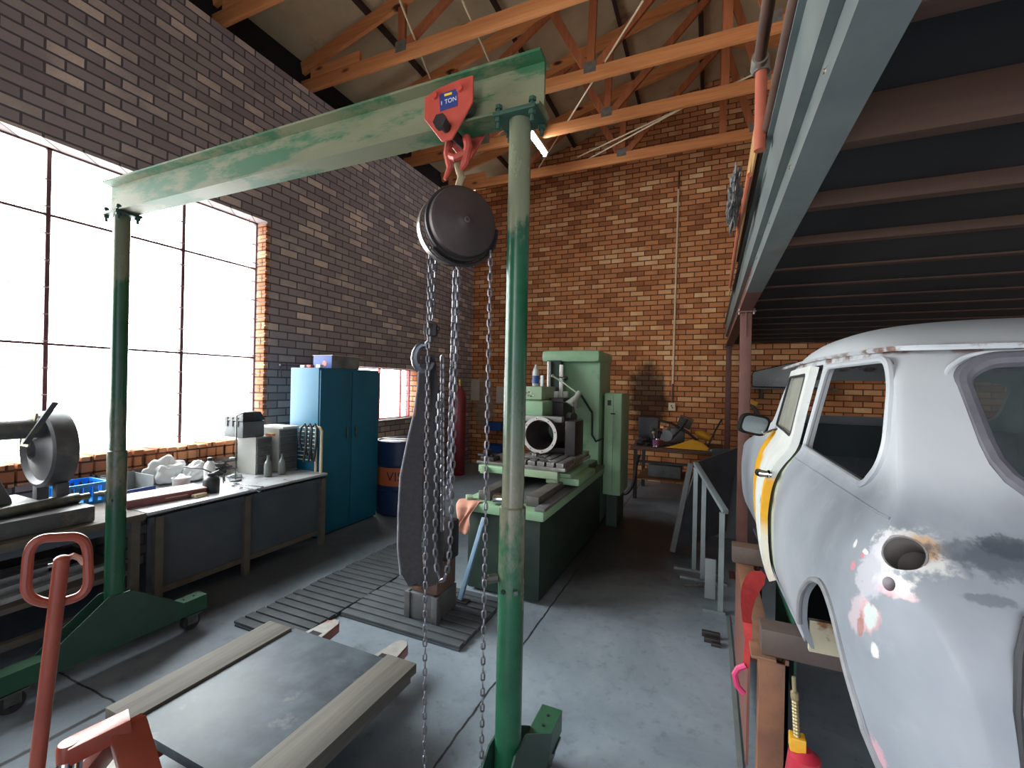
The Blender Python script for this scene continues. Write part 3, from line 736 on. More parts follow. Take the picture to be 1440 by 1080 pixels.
part(MB().tube(gp, .008, 6), 'rain_gutter', M['car'], car, local=True)
part(MB().tube([on_side(u, w, .0015) for u, w in ARCH[6:-4] if w > .25 or u < .4], .009, 8), 'wheel_arch_lip', pm('arch_lip', (110, 112, 118), (140, 142, 146), 10, .6), car, local=True)
part(MB().tube([on_side(u, .787-.0*(u), -.001) for u in [1.15-.05*k for k in range(20)]], .004, 6), 'belt_crease', M['car'], car, local=True)
for s in (0, 1):
    X_ = (lambda v: v) if s == 0 else (lambda v: 2*HW-v)
    tb = MB().prism(rounded([(.80, .16), (.80, .30), (.68, .48), (.5, .575), (.32, .575), (.16, .46), (.1, .2)], .05), (X_(.28), 0, 0), (0, 1, 0), (0, 0, 1), ((.012 if s == 0 else -.012), 0, 0))
    part(tb, 'inner_wheel_arch', M['dark_in'], car, local=True, smooth=False)
part(MB().box2((.05, .765, .16), (2*HW-.05, .785, .27)), 'heel_board', M['cream_paint'], car, label='rusty cream heel board behind the wheel arch', local=True, smooth=False)
part(MB().box2((.05, .785, .16), (2*HW-.05, 2.2, .175)), 'floor_pan', M['dark_in'], car, local=True, smooth=False)
part(MB().box2((.30, .06, .35), (2*HW-.30, .77, .36)).box2((.12, .34, .80), (2*HW-.12, .62, .815)), 'parcel_shelf', M['dark_in'], car, local=True, smooth=False)
part(MB().box2((.18, 2.02, .70), (2*HW-.18, 2.12, .88)), 'dashboard', pm('dash', (46, 58, 66), (60, 72, 80), 5, .6), car, local=True, smooth=False)
bp_ = bmesh.new(); rw_ = []
for k in range(24):
    w = .2+k*.0275; rw_.append([bp_.verts.new((side_v(1.2, w)+.003+.001*j, 1.166+.064*j, w)) for j in range(4)])
for a, b in zip(rw_, rw_[1:]):
    for j in range(3): bp_.faces.new((a[j], a[j+1], b[j+1], b[j]))
ex = bmesh.ops.extrude_face_region(bp_, geom=bp_.faces[:]); bmesh.ops.translate(bp_, vec=(.02, 0, 0), verts=[e for e in ex['geom'] if isinstance(e, bmesh.types.BMVert)])
bmesh.ops.recalc_face_normals(bp_, faces=bp_.faces)
part(MB().add(bp_), 'door_post', pm('door_post', (168, 172, 154), (150, 160, 142), 6, .6, c3=(96, 70, 58), pscale=6), car, label='pale green door post', local=True)
part(MB().tube([on_side(u, .175, 0) for u in [.82+.06*k for k in range(21)]], .012, 8), 'sill_flange', M['car'], car, local=True)
part(MB().tube([(.30, .011, .27), (.216, .012, .38), (.208, .014, .50), (.213, .022, .60), (.235, .045, .66), (.3, .06, .685), (.705, .06, .69), (1.11, .06, .685), (1.175, .045, .66), (1.197, .022, .60), (1.202, .014, .5), (1.194, .012, .38), (1.11, .011, .27)], .007, 8), 'boot_edge', M['rubber'], car, label='dark edge of the boot opening', local=True)
part(MB().lathe([(.041, .0), (.041, .085), (.0, .085), (.0, .080), (.036, .078), (.037, .0), (.041, .0)], LH-LN*.012, -LN, 28), 'lamp_cup', pm('lamp_cup', (92, 88, 88), (120, 116, 112), 12, .6, c3=(120, 74, 54)), car, label='rusty lamp hole in the rear corner', local=True)
part(MB().lathe([(.024, 0), (.024, .002), (.0, .002)], LH-LN*.088, LN, 20), 'lamp_seat', M['dark_in'], car, local=True) if False else None
il = MB().box((.42, .95, 1.09), (.03, .09, .12), Rx(.3), .012)
il2 = part(il, 'interior_lamp', M['cream'], car, label='beige lamp dangling from the roof', local=True)
part(MB().tube([(.43, .93, 1.30), (.42, .86, 1.18), (.40, .76, 1.13)], .005, 6).tube([(.42, .95, 1.04), (.40, .98, .98), (.38, 1.08, .90), (.38, 1.10, .78)], .004, 6).tube([(.43, .93, 1.30), (.43, .99, 1.18), (.42, .96, 1.12)], .004, 6), 'lamp_wire', M['cream'], il2, local=True)

# the steel cradle under the car
M['mill_green_dark'] = pm('board_green', (22, 70, 52), (30, 84, 62), 5, .6)
cr = thing('car_cradle', 'brown steel cradle of channel and cross beams carrying the primed car', 'stand', (.9, 2.5, 0))
for s in (0, 1):
    X_ = (lambda x: x) if s == 0 else (lambda x: 1.75-x+.17)
    part(MB().box2((X_(.165), 2.10, .04), (X_(.175), 3.02, .575)), 'side_plate', M['steel_brown'], cr, smooth=False)
    part(MB().box2((X_(.165), 1.95, .565), (X_(.25), 3.05, .578), .003), 'top_rail', pm('worn_rail%d' % s, (142, 104, 80), (116, 84, 66), 9, .6), cr)
    for y in (2.02, 2.98):
        lg = MB().box2((X_(.20), y, 0), (X_(.212), y+.085, .565)).box2((X_(.212), y, 0), (X_(.30), y+.008, .53)).box2((X_(.288), y, 0), (X_(.30), y+.085, .55)).box2((X_(.212), y+.077, 0), (X_(.288), y+.085, .565))
        part(lg, 'leg', pm('bare_steel%d%d' % (s, int(y)), (138, 98, 74), (104, 74, 62), 7, .5), cr, smooth=False)
for y in (1.97, 2.93):
    part(MB().box2((.20 if y < 2.5 else .14, y, .579), (1.80, y+.10, .676), .006), 'cross_beam', pm('cross_beam%d' % int(y), (84, 70, 64), (66, 58, 56), 8, .6), cr)
part(MB().box2((.36, 2.3, .25), (.37, 2.9, .575)), 'green_board', M['mill_green_dark'], cr, label='dark green board inside the cradle', smooth=False)
tag(MB().box2((.135, 2.0, 0), (.158, 3.5, .006)).build('flat_bar', M['steel_grey'], smooth=False), 'flat grey steel strip on the floor along the left of the car cradle', 'steel strip')
st = thing('ratchet_strap', 'red webbing strap hooked from the car sill down over the brown cradle', 'strap', (.2, 2.3, .2))
M['red_web'] = pm('red_webbing', (186, 52, 50), (160, 38, 40), 30, .7)
sb = MB(); rg = bmesh.new(); rr = []
for (px, py), hw2, Y_ in (((1074, 806), .012, 2.30), ((1066, 812), .036, 2.28), ((1059, 820), .040, 2.25), ((1053, 832), .038, 2.21), ((1050, 846), .034, 2.17), ((1049, 860), .028, 2.12), ((1051, 876), .018, 2.08), ((1052, 900), .012, 2.06), ((1049, 938), .011, 2.06)):
    c_ = at(px, py, Y=Y_); rr.append([rg.verts.new(c_+Vector((-.7*hw2, 0, hw2*.7))), rg.verts.new(c_+Vector((.7*hw2, 0, -hw2*.7)))] if py < 870 else [rg.verts.new(c_+Vector((-hw2, 0, 0))), rg.verts.new(c_+Vector((hw2, 0, 0)))])
for a, b in zip(rr, rr[1:]): rg.faces.new((a[0], a[1], b[1], b[0]))
ex = bmesh.ops.extrude_face_region(rg, geom=rg.faces[:]); bmesh.ops.translate(rg, vec=(0, -.003, .001), verts=[e for e in ex['geom'] if isinstance(e, bmesh.types.BMVert)])
bmesh.ops.recalc_face_normals(rg, faces=rg.faces); sb.add(rg)
part(sb, 'webbing', M['red_web'], st)
part(MB().tube([at(1049, 936, Y=2.05), at(1038, 940, Y=2.05), at(1033, 948, Y=2.05), at(1037, 965, Y=2.05), at(1046, 975, Y=2.05)], .012, 8), 'hook', pm('pink_hook', (196, 62, 110), (170, 44, 92), 12, .5), st, label='pink end hook')
jk = thing('screw_jack', 'red screw jack with a yellow tag standing on the floor under the car', 'jack', at(1122, 1075, Y=1.75))
p0 = at(1121, 1046, Y=1.72); p1 = at(1116, 952, Y=1.72)
zz = [p0+(p1-p0)*k/40 for k in range(41)]
part(MB().tube(zz, [(.011 if k % 2 else .0085) if k < 27 else (.012 if k < 32 else .006) for k in range(41)], 10), 'threaded_spindle', pm('brass_steel', (150, 138, 104), (170, 156, 120), 20, .4, .6), jk)
part(MB().box(p0+Vector((0, 0, .005)), (.045, .04, .045), None, .004), 'tag', pm('yellow_tag', (224, 168, 40), (206, 150, 34), 20, .5), jk, label='yellow paper tag')
pb = Vector((p0.x+.02, p0.y, 0))
part(MB().lathe([(.10, 0), (.10, .02), (.075, .05), (.055, p0.z-.12), (.045, p0.z-.03), (.02, p0.z-.01)], pb, seg=20), 'jack_body', pm('jack_red', (178, 44, 62), (150, 34, 50), 10, .4), jk)

# ---------------------------------------------------------------- green gantry
GY = 1.38
M['green'] = pm('green_paint', (28, 70, 50), (42, 88, 64), 5, .38, c3=(92, 104, 84), pscale=2.2, pa=.60, pb=.72)
M['green_dusty'] = pm('green_paint_dusty', (104, 108, 80), (124, 122, 94), 5, .6, c3=(42, 92, 58), pscale=3.2, pa=.48, pb=.60, stretch=(.6, 1, 2.2))
M['green_dark'] = pm('green_dark', (34, 62, 52), (44, 76, 62), 6, .5)
M['bolt'] = pm('bolt_steel', (128, 130, 126), (92, 96, 92), 20, .4, .8)
def post_mat():
    n = N('post_paint'); v = n.coord(world=True); a = n.noise(v, 4, 6, .65); b = n.noise(n.coord((1, 1, .35), True), 9, 7, .7)
    s = n.node('ShaderNodeSeparateXYZ'); n.l.new(v, s.inputs[0])
    col = n.ramp(a, [(.3, rgb((22, 68, 48))), (.7, rgb((36, 92, 64)))])
    z = s.outputs[2]; zz = n.math('ADD', z, n.math('MULTIPLY_ADD', b, .5, -.25))
    col = n.mix(n.math('MULTIPLY', n.step(zz, 2.08, 2.16), .85), col, rgb((118, 120, 98)))                       # settled dust under the beam
    worn = n.math('MULTIPLY', n.step(zz, 1.75, 1.2), n.step(zz, .85, 1.1))
    col = n.mix(n.math('MULTIPLY', worn, n.step(b, .38, .6)), col, rgb((116, 112, 96)))
    n.bump(b, .05, .002)
    return n.done(col, n.math('MULTIPLY_ADD', b, .25, .12))
M['post'] = post_mat()
gan = thing('gantry', 'green workshop gantry of an I beam on two round posts with castors', 'gantry', (-1.8, GY, 0))
gz0, gz1, hw_ = 2.50, 2.68, .048
I = [(-hw_, gz0), (hw_, gz0), (hw_, gz0+.009), (.006, gz0+.018), (.006, gz1-.018), (hw_, gz1-.009), (hw_, gz1), (-hw_, gz1), (-hw_, gz1-.009), (-.006, gz1-.018), (-.006, gz0+.018), (-hw_, gz0+.009)]
part(MB().prism(I, (-3.10, GY, 0), (0, 1, 0), (0, 0, 1), (2.585, 0, 0)), 'i_beam', M['green_dusty'], gan, label='dusty green I beam', smooth=False)
for X in (-.600, -3.0):
    part(MB().cyl((X, GY, .9), (X, GY, gz0-.014), .0375, seg=32), 'inner_post', M['post'], gan)
    part(MB().lathe([(.0385, 1.19), (.0445, 1.185), (.0445, .22), (.0385, .22)], (X, GY, 0), seg=32), 'outer_sleeve', M['post'], gan)
    part(MB().box((X, GY, gz0-.008), (.15, .125, .014), None, .002), 'head_plate', M['green_dark'], gan)
    for dx in (-.06, .06):
        for dy in (-.045, .045):
            part(MB().cyl((X+dx, GY+dy, gz0-.05), (X+dx, GY+dy, gz0+.03), .007, seg=8).lathe([(.013, 0), (.013, .014)], (X+dx, GY+dy, gz0-.03), seg=6).lathe([(.013, 0), (.013, .012)], (X+dx, GY+dy, gz0+.014), seg=6), 'bolt', M['green_dark'], gan)
    pin_ = MB().lathe([(.016, 0), (.016, .03), (.011, .03), (.011, .05)], (X-.04, GY-.03, .95), (-.7, -.7, 0), 8)
    part(pin_, 'locking_bolt', M['bolt'], gan)
    part(MB().lathe([(.009, 0), (.009, .012)], (X+.03, GY-.036, .92), (.6, -.8, 0), 4), 'locking_bolt', M['bolt'], gan)
    part(MB().lathe([(.0085, 0), (.0085, .004)], (X-.008, GY-.042, .915), (-.1, -1, 0), 12), 'pin_hole', M['black_hole'], gan)
    ch = MB()
    ch.box2((X-.045, GY-.50, .192), (X+.045, GY+.475, .20)).box2((X+.037, GY-.50, .11), (X+.045, GY+.475, .192)).box2((X-.045, GY-.50, .11), (X-.037, GY+.475, .192))
    part(ch, 'base_channel', M['green_dark'] if False else M['green'], gan, smooth=False)
    tz = .40
    for sx in (.0445, -.0505):
        g = [(-.16, .12), (.28, .12), (.33, .205), (.05, tz), (-.05, tz), (-.30, .205), (-.28, .12)]
        part(MB().prism(g, (X+sx, GY, 0), (0, 1, 0), (0, 0, 1), (.006, 0, 0)), 'gusset', M['green_dark'], gan, smooth=False)
    for dy in (-.40, .40):
        y = GY+dy
        cs = MB().box2((X-.05, y-.05, .098), (X+.05, y+.05, .106)).box2((X-.032, y-.03, .04), (X-.026, y+.03, .1)).box2((X+.026, y-.03, .04), (X+.032, y+.03, .1)).cyl((X-.034, y, .05), (X+.034, y, .05), .008, seg=8)
        c = part(cs, 'castor', M['bolt'], gan)
        part(MB().lathe([(.05, -.02), (.05, .02), (.02, .022), (.02, -.022), (.05, -.02)], (X, y, .05), (1, 0, 0), 20), 'castor_wheel', M['rubber'], c)
    for k in (0, 1): part(MB().lathe([(.006, 0), (.006, .003)], (X, GY+.36+.06*k, .20), (0, 0, 1), 10), 'bolt_hole', M['black_hole'], gan)

# trolley running on the beam
M['hoist_red'] = pm('hoist_red', (170, 64, 52), (188, 80, 64), 8, .45, c3=(120, 60, 50), pscale=6)
M['iron'] = pm('dark_iron', (46, 42, 44), (62, 56, 56), 10, .5, .5)
M['chain'] = pm('chain_steel', (138, 136, 142), (100, 98, 104), 30, .32, .75)
HX = -.845
tl = thing('beam_trolley', 'red triangular beam trolley hanging on the green gantry beam above the hoist', 'trolley', (HX, GY, 2.44))
ty = [(-.095, 2.605), (-.04, 2.625), (.05, 2.635), (.10, 2.635), (.10, 2.545), (.02, 2.435), (-.02, 2.435), (-.095, 2.53)]
for sgn in (-1, 1):
    part(MB().prism(ty, (HX, GY+sgn*.065, 0), (1, 0, 0), (0, 0, 1), (0, sgn*.008, 0), .002), 'side_plate', M['hoist_red'], tl)
    for dx in (-.05, .05):
        part(MB().lathe([(.03, 0), (.03, .022), (.024, .026), (.012, .026)], (HX+dx, GY+sgn*.012, 2.56), (0, sgn, 0), 18), 'wheel', M['bolt'], tl)
        part(MB().lathe([(.014, 0), (.012, .008)], (HX+dx, GY+sgn*.073, 2.60), (0, sgn, 0), 12), 'axle_end', M['hoist_red'], tl)
part(MB().cyl((HX, GY-.11, 2.478), (HX, GY+.10, 2.478), .018, seg=12).lathe([(.026, 0), (.026, .02)], (HX, GY-.10, 2.478), (0, -1, 0), 6), 'cross_shaft', M['iron'], tl)
lb = part(MB().prism([(-.035, -.03), (.035, -.03), (.035, .03), (-.035, .03)], (HX+.005, GY-.0735, 2.572), (1, 0, .06), (-.06, 0, 1), (0, -.0008, 0)), 'label_plate', pm('label_blue', (44, 56, 110), (52, 66, 124), 9, .4), tl, label='blue capacity label', smooth=False)
text_mesh('capacity_lettering', '1 TON', .022, pm('label_white', (214, 216, 226), (214, 216, 226), 9, .5), lb, (HX+.006, GY-.0752, 2.568), (1, 0, .06), (-.06, 0, 1))
part(MB().box((HX+.004, GY-.0748, 2.592), (.03, .0008, .008)), 'yellow_bar', pm('label_yellow', (230, 190, 60), (230, 190, 60), 9, .5), lb, smooth=False)
part(MB().tube([(HX-.035, GY, 2.478), (HX-.042, GY, 2.43), (HX-.03, GY, 2.375), (HX-.045, GY-.01, 2.335)], [.015, .015, .013, .006], 8)
     .tube([(HX+.035, GY, 2.478), (HX+.045, GY, 2.44), (HX+.03, GY, 2.38), (HX+.015, GY-.01, 2.35)], [.015, .016, .014, .008], 8).tube([(HX-.03, GY, 2.42), (HX+.0, GY-.015, 2.40), (HX+.035, GY, 2.42)], .014, 8), 'shackle', M['hoist_red'], tl)

# chain hoist
D_ = Vector((-.80, .60, 0)).normalized()       # axle of the hoist, pointing away
Hc = at(655, 310, Y=GY-.04); Hc = Vector(Hc)
ho = thing('chain_hoist', 'black round chain hoist hanging from the red trolley with long hand chains', 'hoist', Hc+Vector((0, 0, -.2)))
f0 = Hc
part(MB().lathe([(.012, -.012), (.02, -.008), (.035, 0), (.108, .002), (.120, .01), (.123, .02), (.123, .032), (.0, .032)], f0, D_, 40), 'front_cover', pm('hoist_cover', (58, 48, 48), (76, 62, 60), 14, .55, .3), ho)
part(MB().lathe([(.110, .034), (.132, .034), (.134, .042), (.122, .048), (.122, .052), (.132, .058), (.130, .064), (.110, .064), (.110, .034)], f0, D_, 40), 'hand_wheel', M['iron'], ho)
part(MB().lathe([(.0, .066), (.098, .066), (.106, .072), (.106, .105), (.095, .115), (.0, .115)], f0+Vector((-.0, 0, -.005)), D_, 36), 'gear_case', M['iron'], ho)
part(MB().lathe([(.122, .082), (.129, .082), (.129, .112), (.122, .112), (.122, .082)], f0+Vector((-.012, 0, -.005)), D_, 40), 'guard_ring', pm('guard_steel', (176, 168, 160), (140, 130, 124), 9, .3, .8, c3=(90, 74, 66), pscale=6), ho, label='bright steel guard ring')
part(MB().lathe([(.006, -.014), (.010, -.013), (.013, -.006), (.008, -.006), (.006, -.014)], f0, D_, 16), 'axle_ring', M['bolt'], ho)
ga = []
for k in range(13):
    a = math.radians(-135+k*11.5); x_ = D_.cross(Vector((0, 0, 1))); ga.append(f0+D_*.048+(x_*math.cos(a)+Vector((0, 0, 1))*math.sin(a))*.143)
part(MB().tube(ga, .008, 6), 'chain_guide', M['iron'], ho)
hp = [Vector((HX-.0, GY, 2.385)), Vector((HX+.012, GY-.005, 2.36)), Vector((HX+.02, GY, 2.335)), Vector((HX+.01, GY, 2.31)), Vector((HX-.01, GY+.02, 2.295)), f0+D_*.08+Vector((0, 0, .09))]
part(MB().tube(hp, [.012, .014, .015, .014, .012, .016], 10), 'top_hook', pm('hook_brass', (176, 158, 128), (140, 122, 98), 9, .4, .6), ho, label='worn top hook')
def chain(path, pitch=.0222, wl=.030, ww=.0155, r=.0027, twist0=0.0, seg=5):
    """interlocked oval links laid along a path"""
    path = [Vector(p) for p in path]; L_ = [0]
    for a, b in zip(path, path[1:]): L_.append(L_[-1]+(b-a).length)
    mb = MB(); total = L_[-1]; k = 0; s = pitch/2
    big = bmesh.new()
    while s < total:
        i = max(j for j in range(len(L_)-1) if L_[j] <= s); t = (s-L_[i])/(L_[i+1]-L_[i]); p = path[i].lerp(path[i+1], t); d = (path[i+1]-path[i]).normalized()
        x = Vector((math.cos(twist0), math.sin(twist0), 0)); x = (x-d*x.dot(d)).normalized(); y = d.cross(x)
        if k % 2: x, y = y, -x
        ring = []; h = (wl-ww)/2; R_ = ww/2-r
        for q in range(5): ring.append((x*math.cos(PI*q/4)*R_ + d*(h+math.sin(PI*q/4)*R_), ))
        for q in range(5): ring.append((x*math.cos(PI+PI*q/4)*R_ + d*(-h+math.sin(PI+PI*q/4)*R_), ))
        pts = [p+c[0] for c in ring]; n = len(pts); rows = []
        for q in range(n):
            tn = (pts[(q+1) % n]-pts[q-1]).normalized(); a2 = tn.cross(y).normalized()
            rows.append([big.verts.new(pts[q]+(a2*math.cos(2*PI*w/seg)+y*math.sin(2*PI*w/seg))*r) for w in range(seg)])
        for q in range(n):
            A, B = rows[q], rows[(q+1) % n]
            for w in range(seg): big.faces.new((A[w], A[(w+1) % seg], B[(w+1) % seg], B[w]))
        s += pitch; k += 1
    bmesh.ops.recalc_face_normals(big, faces=big.faces)
    mb.bm.free(); mb.bm = big
    return mb
def hang(x0, y0, x1, y1, Y0, Y1, n=24, sway=.0):
    out = []
    for k in range(n+1):
        t = k/n; out.append(at(x0+(x1-x0)*t+sway*math.sin(t*PI), y0+(y1-y0)*t, Y=Y0+(Y1-Y0)*t))
    return out
pa = hang(604, 345, 597, 1072, GY-.02, GY-.06, sway=-1.5)
pc = hang(690, 352, 677, 1072, GY-.06, GY-.08, sway=-.5)
low = []
for k in range(1, 12):
    a = PI*k/12; p, q = pa[-1], pc[-1]; m = (p+q)/2; r_ = (q-p)/2
    low.append(m-r_*math.cos(a)+Vector((0, 0, -.11))*math.sin(a))
hand_path = pa+low+list(reversed(pc))
part(chain(hand_path, .0252, .0325, .0178, .0032, twist0=.5), 'hand_chain', M['chain'], ho, label='steel hand chain in one long loop')
part(chain(hang(613, 352, 608, 446, GY+.03, GY+.02, 6), .0262, .0345, .020, .0037, twist0=.9), 'load_chain', M['chain'], ho, label='load chain to the lower hook')
part(chain(hang(607, 350, 604, 446, GY+.0, GY+.01, 6), .0262, .0345, .020, .0037, twist0=.2), 'load_chain', M['chain'], ho, label='load chain to the lower hook')
sa = hang(645, 368, 634, 740, GY-.0, GY+.01, 14); sb_ = hang(617, 556, 612, 740, GY+.03, GY+.03, 8)
bot = []
for k in range(1, 10):
    a = PI*k/10; p, q = sa[-1], sb_[-1]; m = (p+q)/2; bot.append(m+(p-m)*math.cos(a)+Vector((0, 0, -.20))*math.sin(a)**.8)
part(chain(sa+bot+list(reversed(sb_)), .0275, .0370, .0215, .0042, twist0=.7), 'slack_chain', M['chain'], ho, label='slack load chain hanging in a loop')
part(chain(hang(640, 380, 630, 700, GY+.035, GY+.04, 12), .0275, .0370, .0215, .0042, twist0=-.4), 'slack_chain', M['chain'], ho)
part(chain(hang(622, 500, 622, 745, GY+.06, GY+.05, 10), .0275, .0370, .0215, .0042, twist0=-.2), 'slack_chain', M['chain'], ho)
hb = at(606, 466, Y=GY+.015)
part(MB().box(hb+Vector((0, 0, .005)), (.05, .045, .05), Rz(.4), .012).cyl(hb+Vector((-.03, -.01, .01)), hb+Vector((.03, .01, .01)), .009, seg=10), 'hook_block', M['iron'], ho)
hk = at(597, 503, Y=GY+.015)
hpts = [hb+Vector((0, 0, -.01)), hb+Vector((.0, 0, -.035))]
for k in range(11):
    a = math.radians(80+k*26); hpts.append(hk+Vector((math.cos(a)*.046*.7, math.cos(a)*.046*.3, math.sin(a)*.05)))
part(MB().tube(hpts, [.012, .012]+[.013, .014, .015, .016, .017, .017, .016, .015, .013, .011, .007], 10), 'lower_hook', pm('hook_steel', (120, 120, 126), (90, 90, 96), 9, .3, .8), ho)

# webbing sling looped on the lower hook
sl = thing('lifting_sling', 'wide dark grey webbing sling hanging in a long loop from the hoist hook', 'sling', at(592, 830, Y=GY+.02))
L1 = [(598, 512), (597, 540), (592, 580), (586, 620), (580, 670), (578, 720), (577, 770), (581, 808)]; Bt = [(590, 824), (600, 822)]
L2 = [(608, 806), (612, 770), (613, 720), (613, 660), (613, 600), (611, 550), (608, 512)]; Tp = [(605, 500), (601, 499)]
pts, wv = [], []
for i, (x, y) in enumerate(L1+Bt+L2+Tp):
    left = i < len(L1)+1; Y_ = GY-.0 if i < len(L1) else (GY+.05 if i >= len(L1)+len(Bt) and i < len(L1)+len(Bt)+len(L2) else GY+.025)
    pts.append(at(x, y, Y=Y_+.01))
    z_ = pts[-1].z; k = min(1, max(.42, (1.72-z_)/.5))
    wv.append(Vector((.074, .035, 0))*k if i < len(L1)+1 else Vector((.062, .03, 0))*k)
M['webbing'] = pm('sling_webbing', (46, 44, 48), (62, 60, 62), 60, .9, bump=.4)
part(MB().band(pts, wv, .007), 'webbing', M['webbing'], sl)
mbw = [p-w*.5+Vector((-.004, -.004, 0)) for p, w in zip(pts[:8], wv[:8])]
part(MB().tube(mbw, .004, 6), 'edge_piping', pm('piping', (150, 150, 156), (110, 110, 118), 20, .8), sl)

# ---------------------------------------------------------------- bench along the left wall
M['bench_top'] = pm('bench_top', (160, 164, 170), (190, 192, 196), 5, .3, .0, c3=(112, 110, 112), pscale=4, spec=.9)
M['bench_dark'] = pm('bench_dark', (66, 75, 86), (80, 88, 98), 4, .7)
M['bench_wood'] = pm('bench_wood', (104, 96, 88), (84, 78, 72), 9, .75)
BF, BZ = -3.42, .69
def bench(y0, y1, lab, legs, wood):
    t = thing('workbench', lab, 'workbench', ((BF-4.4)/2, (y0+y1)/2, 0), 0)
    part(MB().box2((-4.385, y0, BZ-.045 if wood else BZ-.022), (BF, y1, BZ), .004), 'bench_top', M['bench_wood'] if wood else M['bench_top'], t)
    part(MB().box2((BF-.055, y0+.02, .14), (BF-.045, y1-.02, BZ-.05)), 'front_panel', M['bench_dark'], t, smooth=False) if not wood else None
    part(MB().box2((BF-.07, y0+.02, .10), (BF-.03, y1-.02, .14)), 'bottom_rail', M['bench_wood'], t)
    part(MB().box2((BF-.06, y0+.02, BZ-.09), (BF-.02, y1-.02, BZ-.046)), 'top_rail', M['bench_dark'], t)
    for y in legs:
        for x in (BF-.045, -4.34):
            part(MB().box2((x, y, 0), (x+.04, y+.05, BZ-.046)), 'leg', M['bench_wood'], t)
    if wood: part(MB().box2((-4.36, y0+.02, .30), (BF-.03, y1-.02, .33)), 'shelf', M['bench_wood'], t)
    return t
bench(1.75, 3.285, 'long steel topped workbench with a dark front panel under the large window', (1.80, 2.44, 3.22), False)
bench(.15, 1.74, 'heavy open workbench with a lower shelf under the flywheel machine at far left', (.2, 1.66), True)
def on_bench(px, py): return at(px, py, Z=BZ)

# machine with a flywheel
M['cast'] = pm('cast_iron', (74, 76, 80), (100, 100, 102), 9, .55, .3, c3=(120, 112, 100), pscale=5)
mc = thing('flywheel_machine', 'old bench machine with a big dark flywheel and guard in front of the window', 'machine', (-3.8, 1.2, BZ))
wc = Vector((-3.80, 1.37, 1.135))
part(MB().lathe([(.215, -.04), (.236, -.03), (.238, .05), (.232, .08), (.205, .08), (.205, .02), (.10, .0), (.06, .03), (.06, -.06), (.10, -.03), (.195, -.015), (.215, -.04)], wc, (0, 1, 0), 48), 'flywheel', M['cast'], mc)
part(MB().prism([(-.10, .02), (.00, .02), (.10, .23), (.02, .25)], wc+Vector((.0, -.075, .0)), (1, 0, 0), (0, 0, 1), (0, .01, 0)), 'yellowed_guard', pm('old_guard', (170, 164, 112), (150, 146, 104), 8, .6), mc, label='yellowed guard plate')
part(MB().cyl((-3.76, .45, 1.27), (-3.76, 1.36, 1.27), .058, seg=20).cyl((-3.76, .75, 1.27), (-3.76, .95, 1.27), .085, seg=20), 'arm', M['cast'], mc)
part(MB().beam(at(36, 624, Y=1.22), at(78, 566, Y=1.27), .028, .012, (1, 0, 0), .003), 'lever', M['cast'], mc)
part(MB().box((-3.80, .98, .99), (.26, .42, .34), Rx(.12), .03, (.7, .6)).box2((-3.95, .75, .79), (-3.62, 1.30, .85), .01), 'pedestal', M['cast'], mc)
part(MB().box2((-3.99, .55, BZ+.002), (-3.49, 1.50, .79), .012), 'bed_plate', M['cast'], mc)
for q in (((-3.92, 1.36, .79), (-3.86, 1.42, .96)), ((-3.72, 1.38, .79), (-3.66, 1.44, .93))): part(MB().box2(*q, .008), 'vice_jaw', M['cast'], mc)
part(MB().cyl((-3.60, 1.10, .82), (-3.66, 1.48, .82), .032, seg=16).cyl((-3.66, 1.48, .82), (-3.67, 1.54, .82), .02, seg=12), 'clamp_screw', M['bolt'], mc)
part(MB().box((-3.95, .95, 1.36), (.20, .34, .14), Rx(-.15), .02, (.8, .7)).beam((-3.95, 1.0, 1.43), (-3.96, 1.1, 1.5), .03, .03), 'motor_box', pm('motor_box', (120, 108, 92), (136, 124, 108), 6, .6), mc)
for k, (a, b, z, w, h) in enumerate((((-3.50, .75), (-3.62, 1.62), .345, .06, .03), ((-3.62, .7), (-3.74, 1.55), .352, .05, .045), ((-3.78, .6), (-3.84, 1.4), .36, .08, .06), ((-3.98, .6), (-4.0, 1.5), .35, .09, .04))):
    lab = ['flat bar at the front edge of the shelf under the flywheel machine', 'square bar, second from the front on the shelf under the flywheel machine', 'thick bar in the middle of the shelf under the flywheel machine', 'wide flat bar at the back of the shelf under the flywheel machine'][k]
    tag(MB().beam((a[0], a[1], .331+h/2), (b[0], b[1], .331+h/2), w, h, (0, 0, 1), .003).build('steel_bar', M['bench_top']), 'bare steel ' + lab, 'steel bar', 'steel bars on the lower shelf')
tag(MB().lathe([(.10, 0), (.10, .05), (.04, .05), (.04, .12), (.028, .12)], (-3.66, 1.15, .425), seg=24).build('flange', M['bench_top']), 'round grey steel flange standing on the bars under the flywheel machine', 'flange') if False else None
tag(MB().lathe([(.085, 0), (.085, .02), (.045, .03), (.045, .07), (.03, .07)], (-3.565, .60, .331), seg=24).build('flange', M['bench_top']), 'round grey steel flange on the shelf under the flywheel machine', 'flange')
bc = thing('gantry_brace', 'thin wire stretched from the gantry post to the floor beside the pallet truck handle', 'wire', (-2.95, 1.2, .2)) if False else None

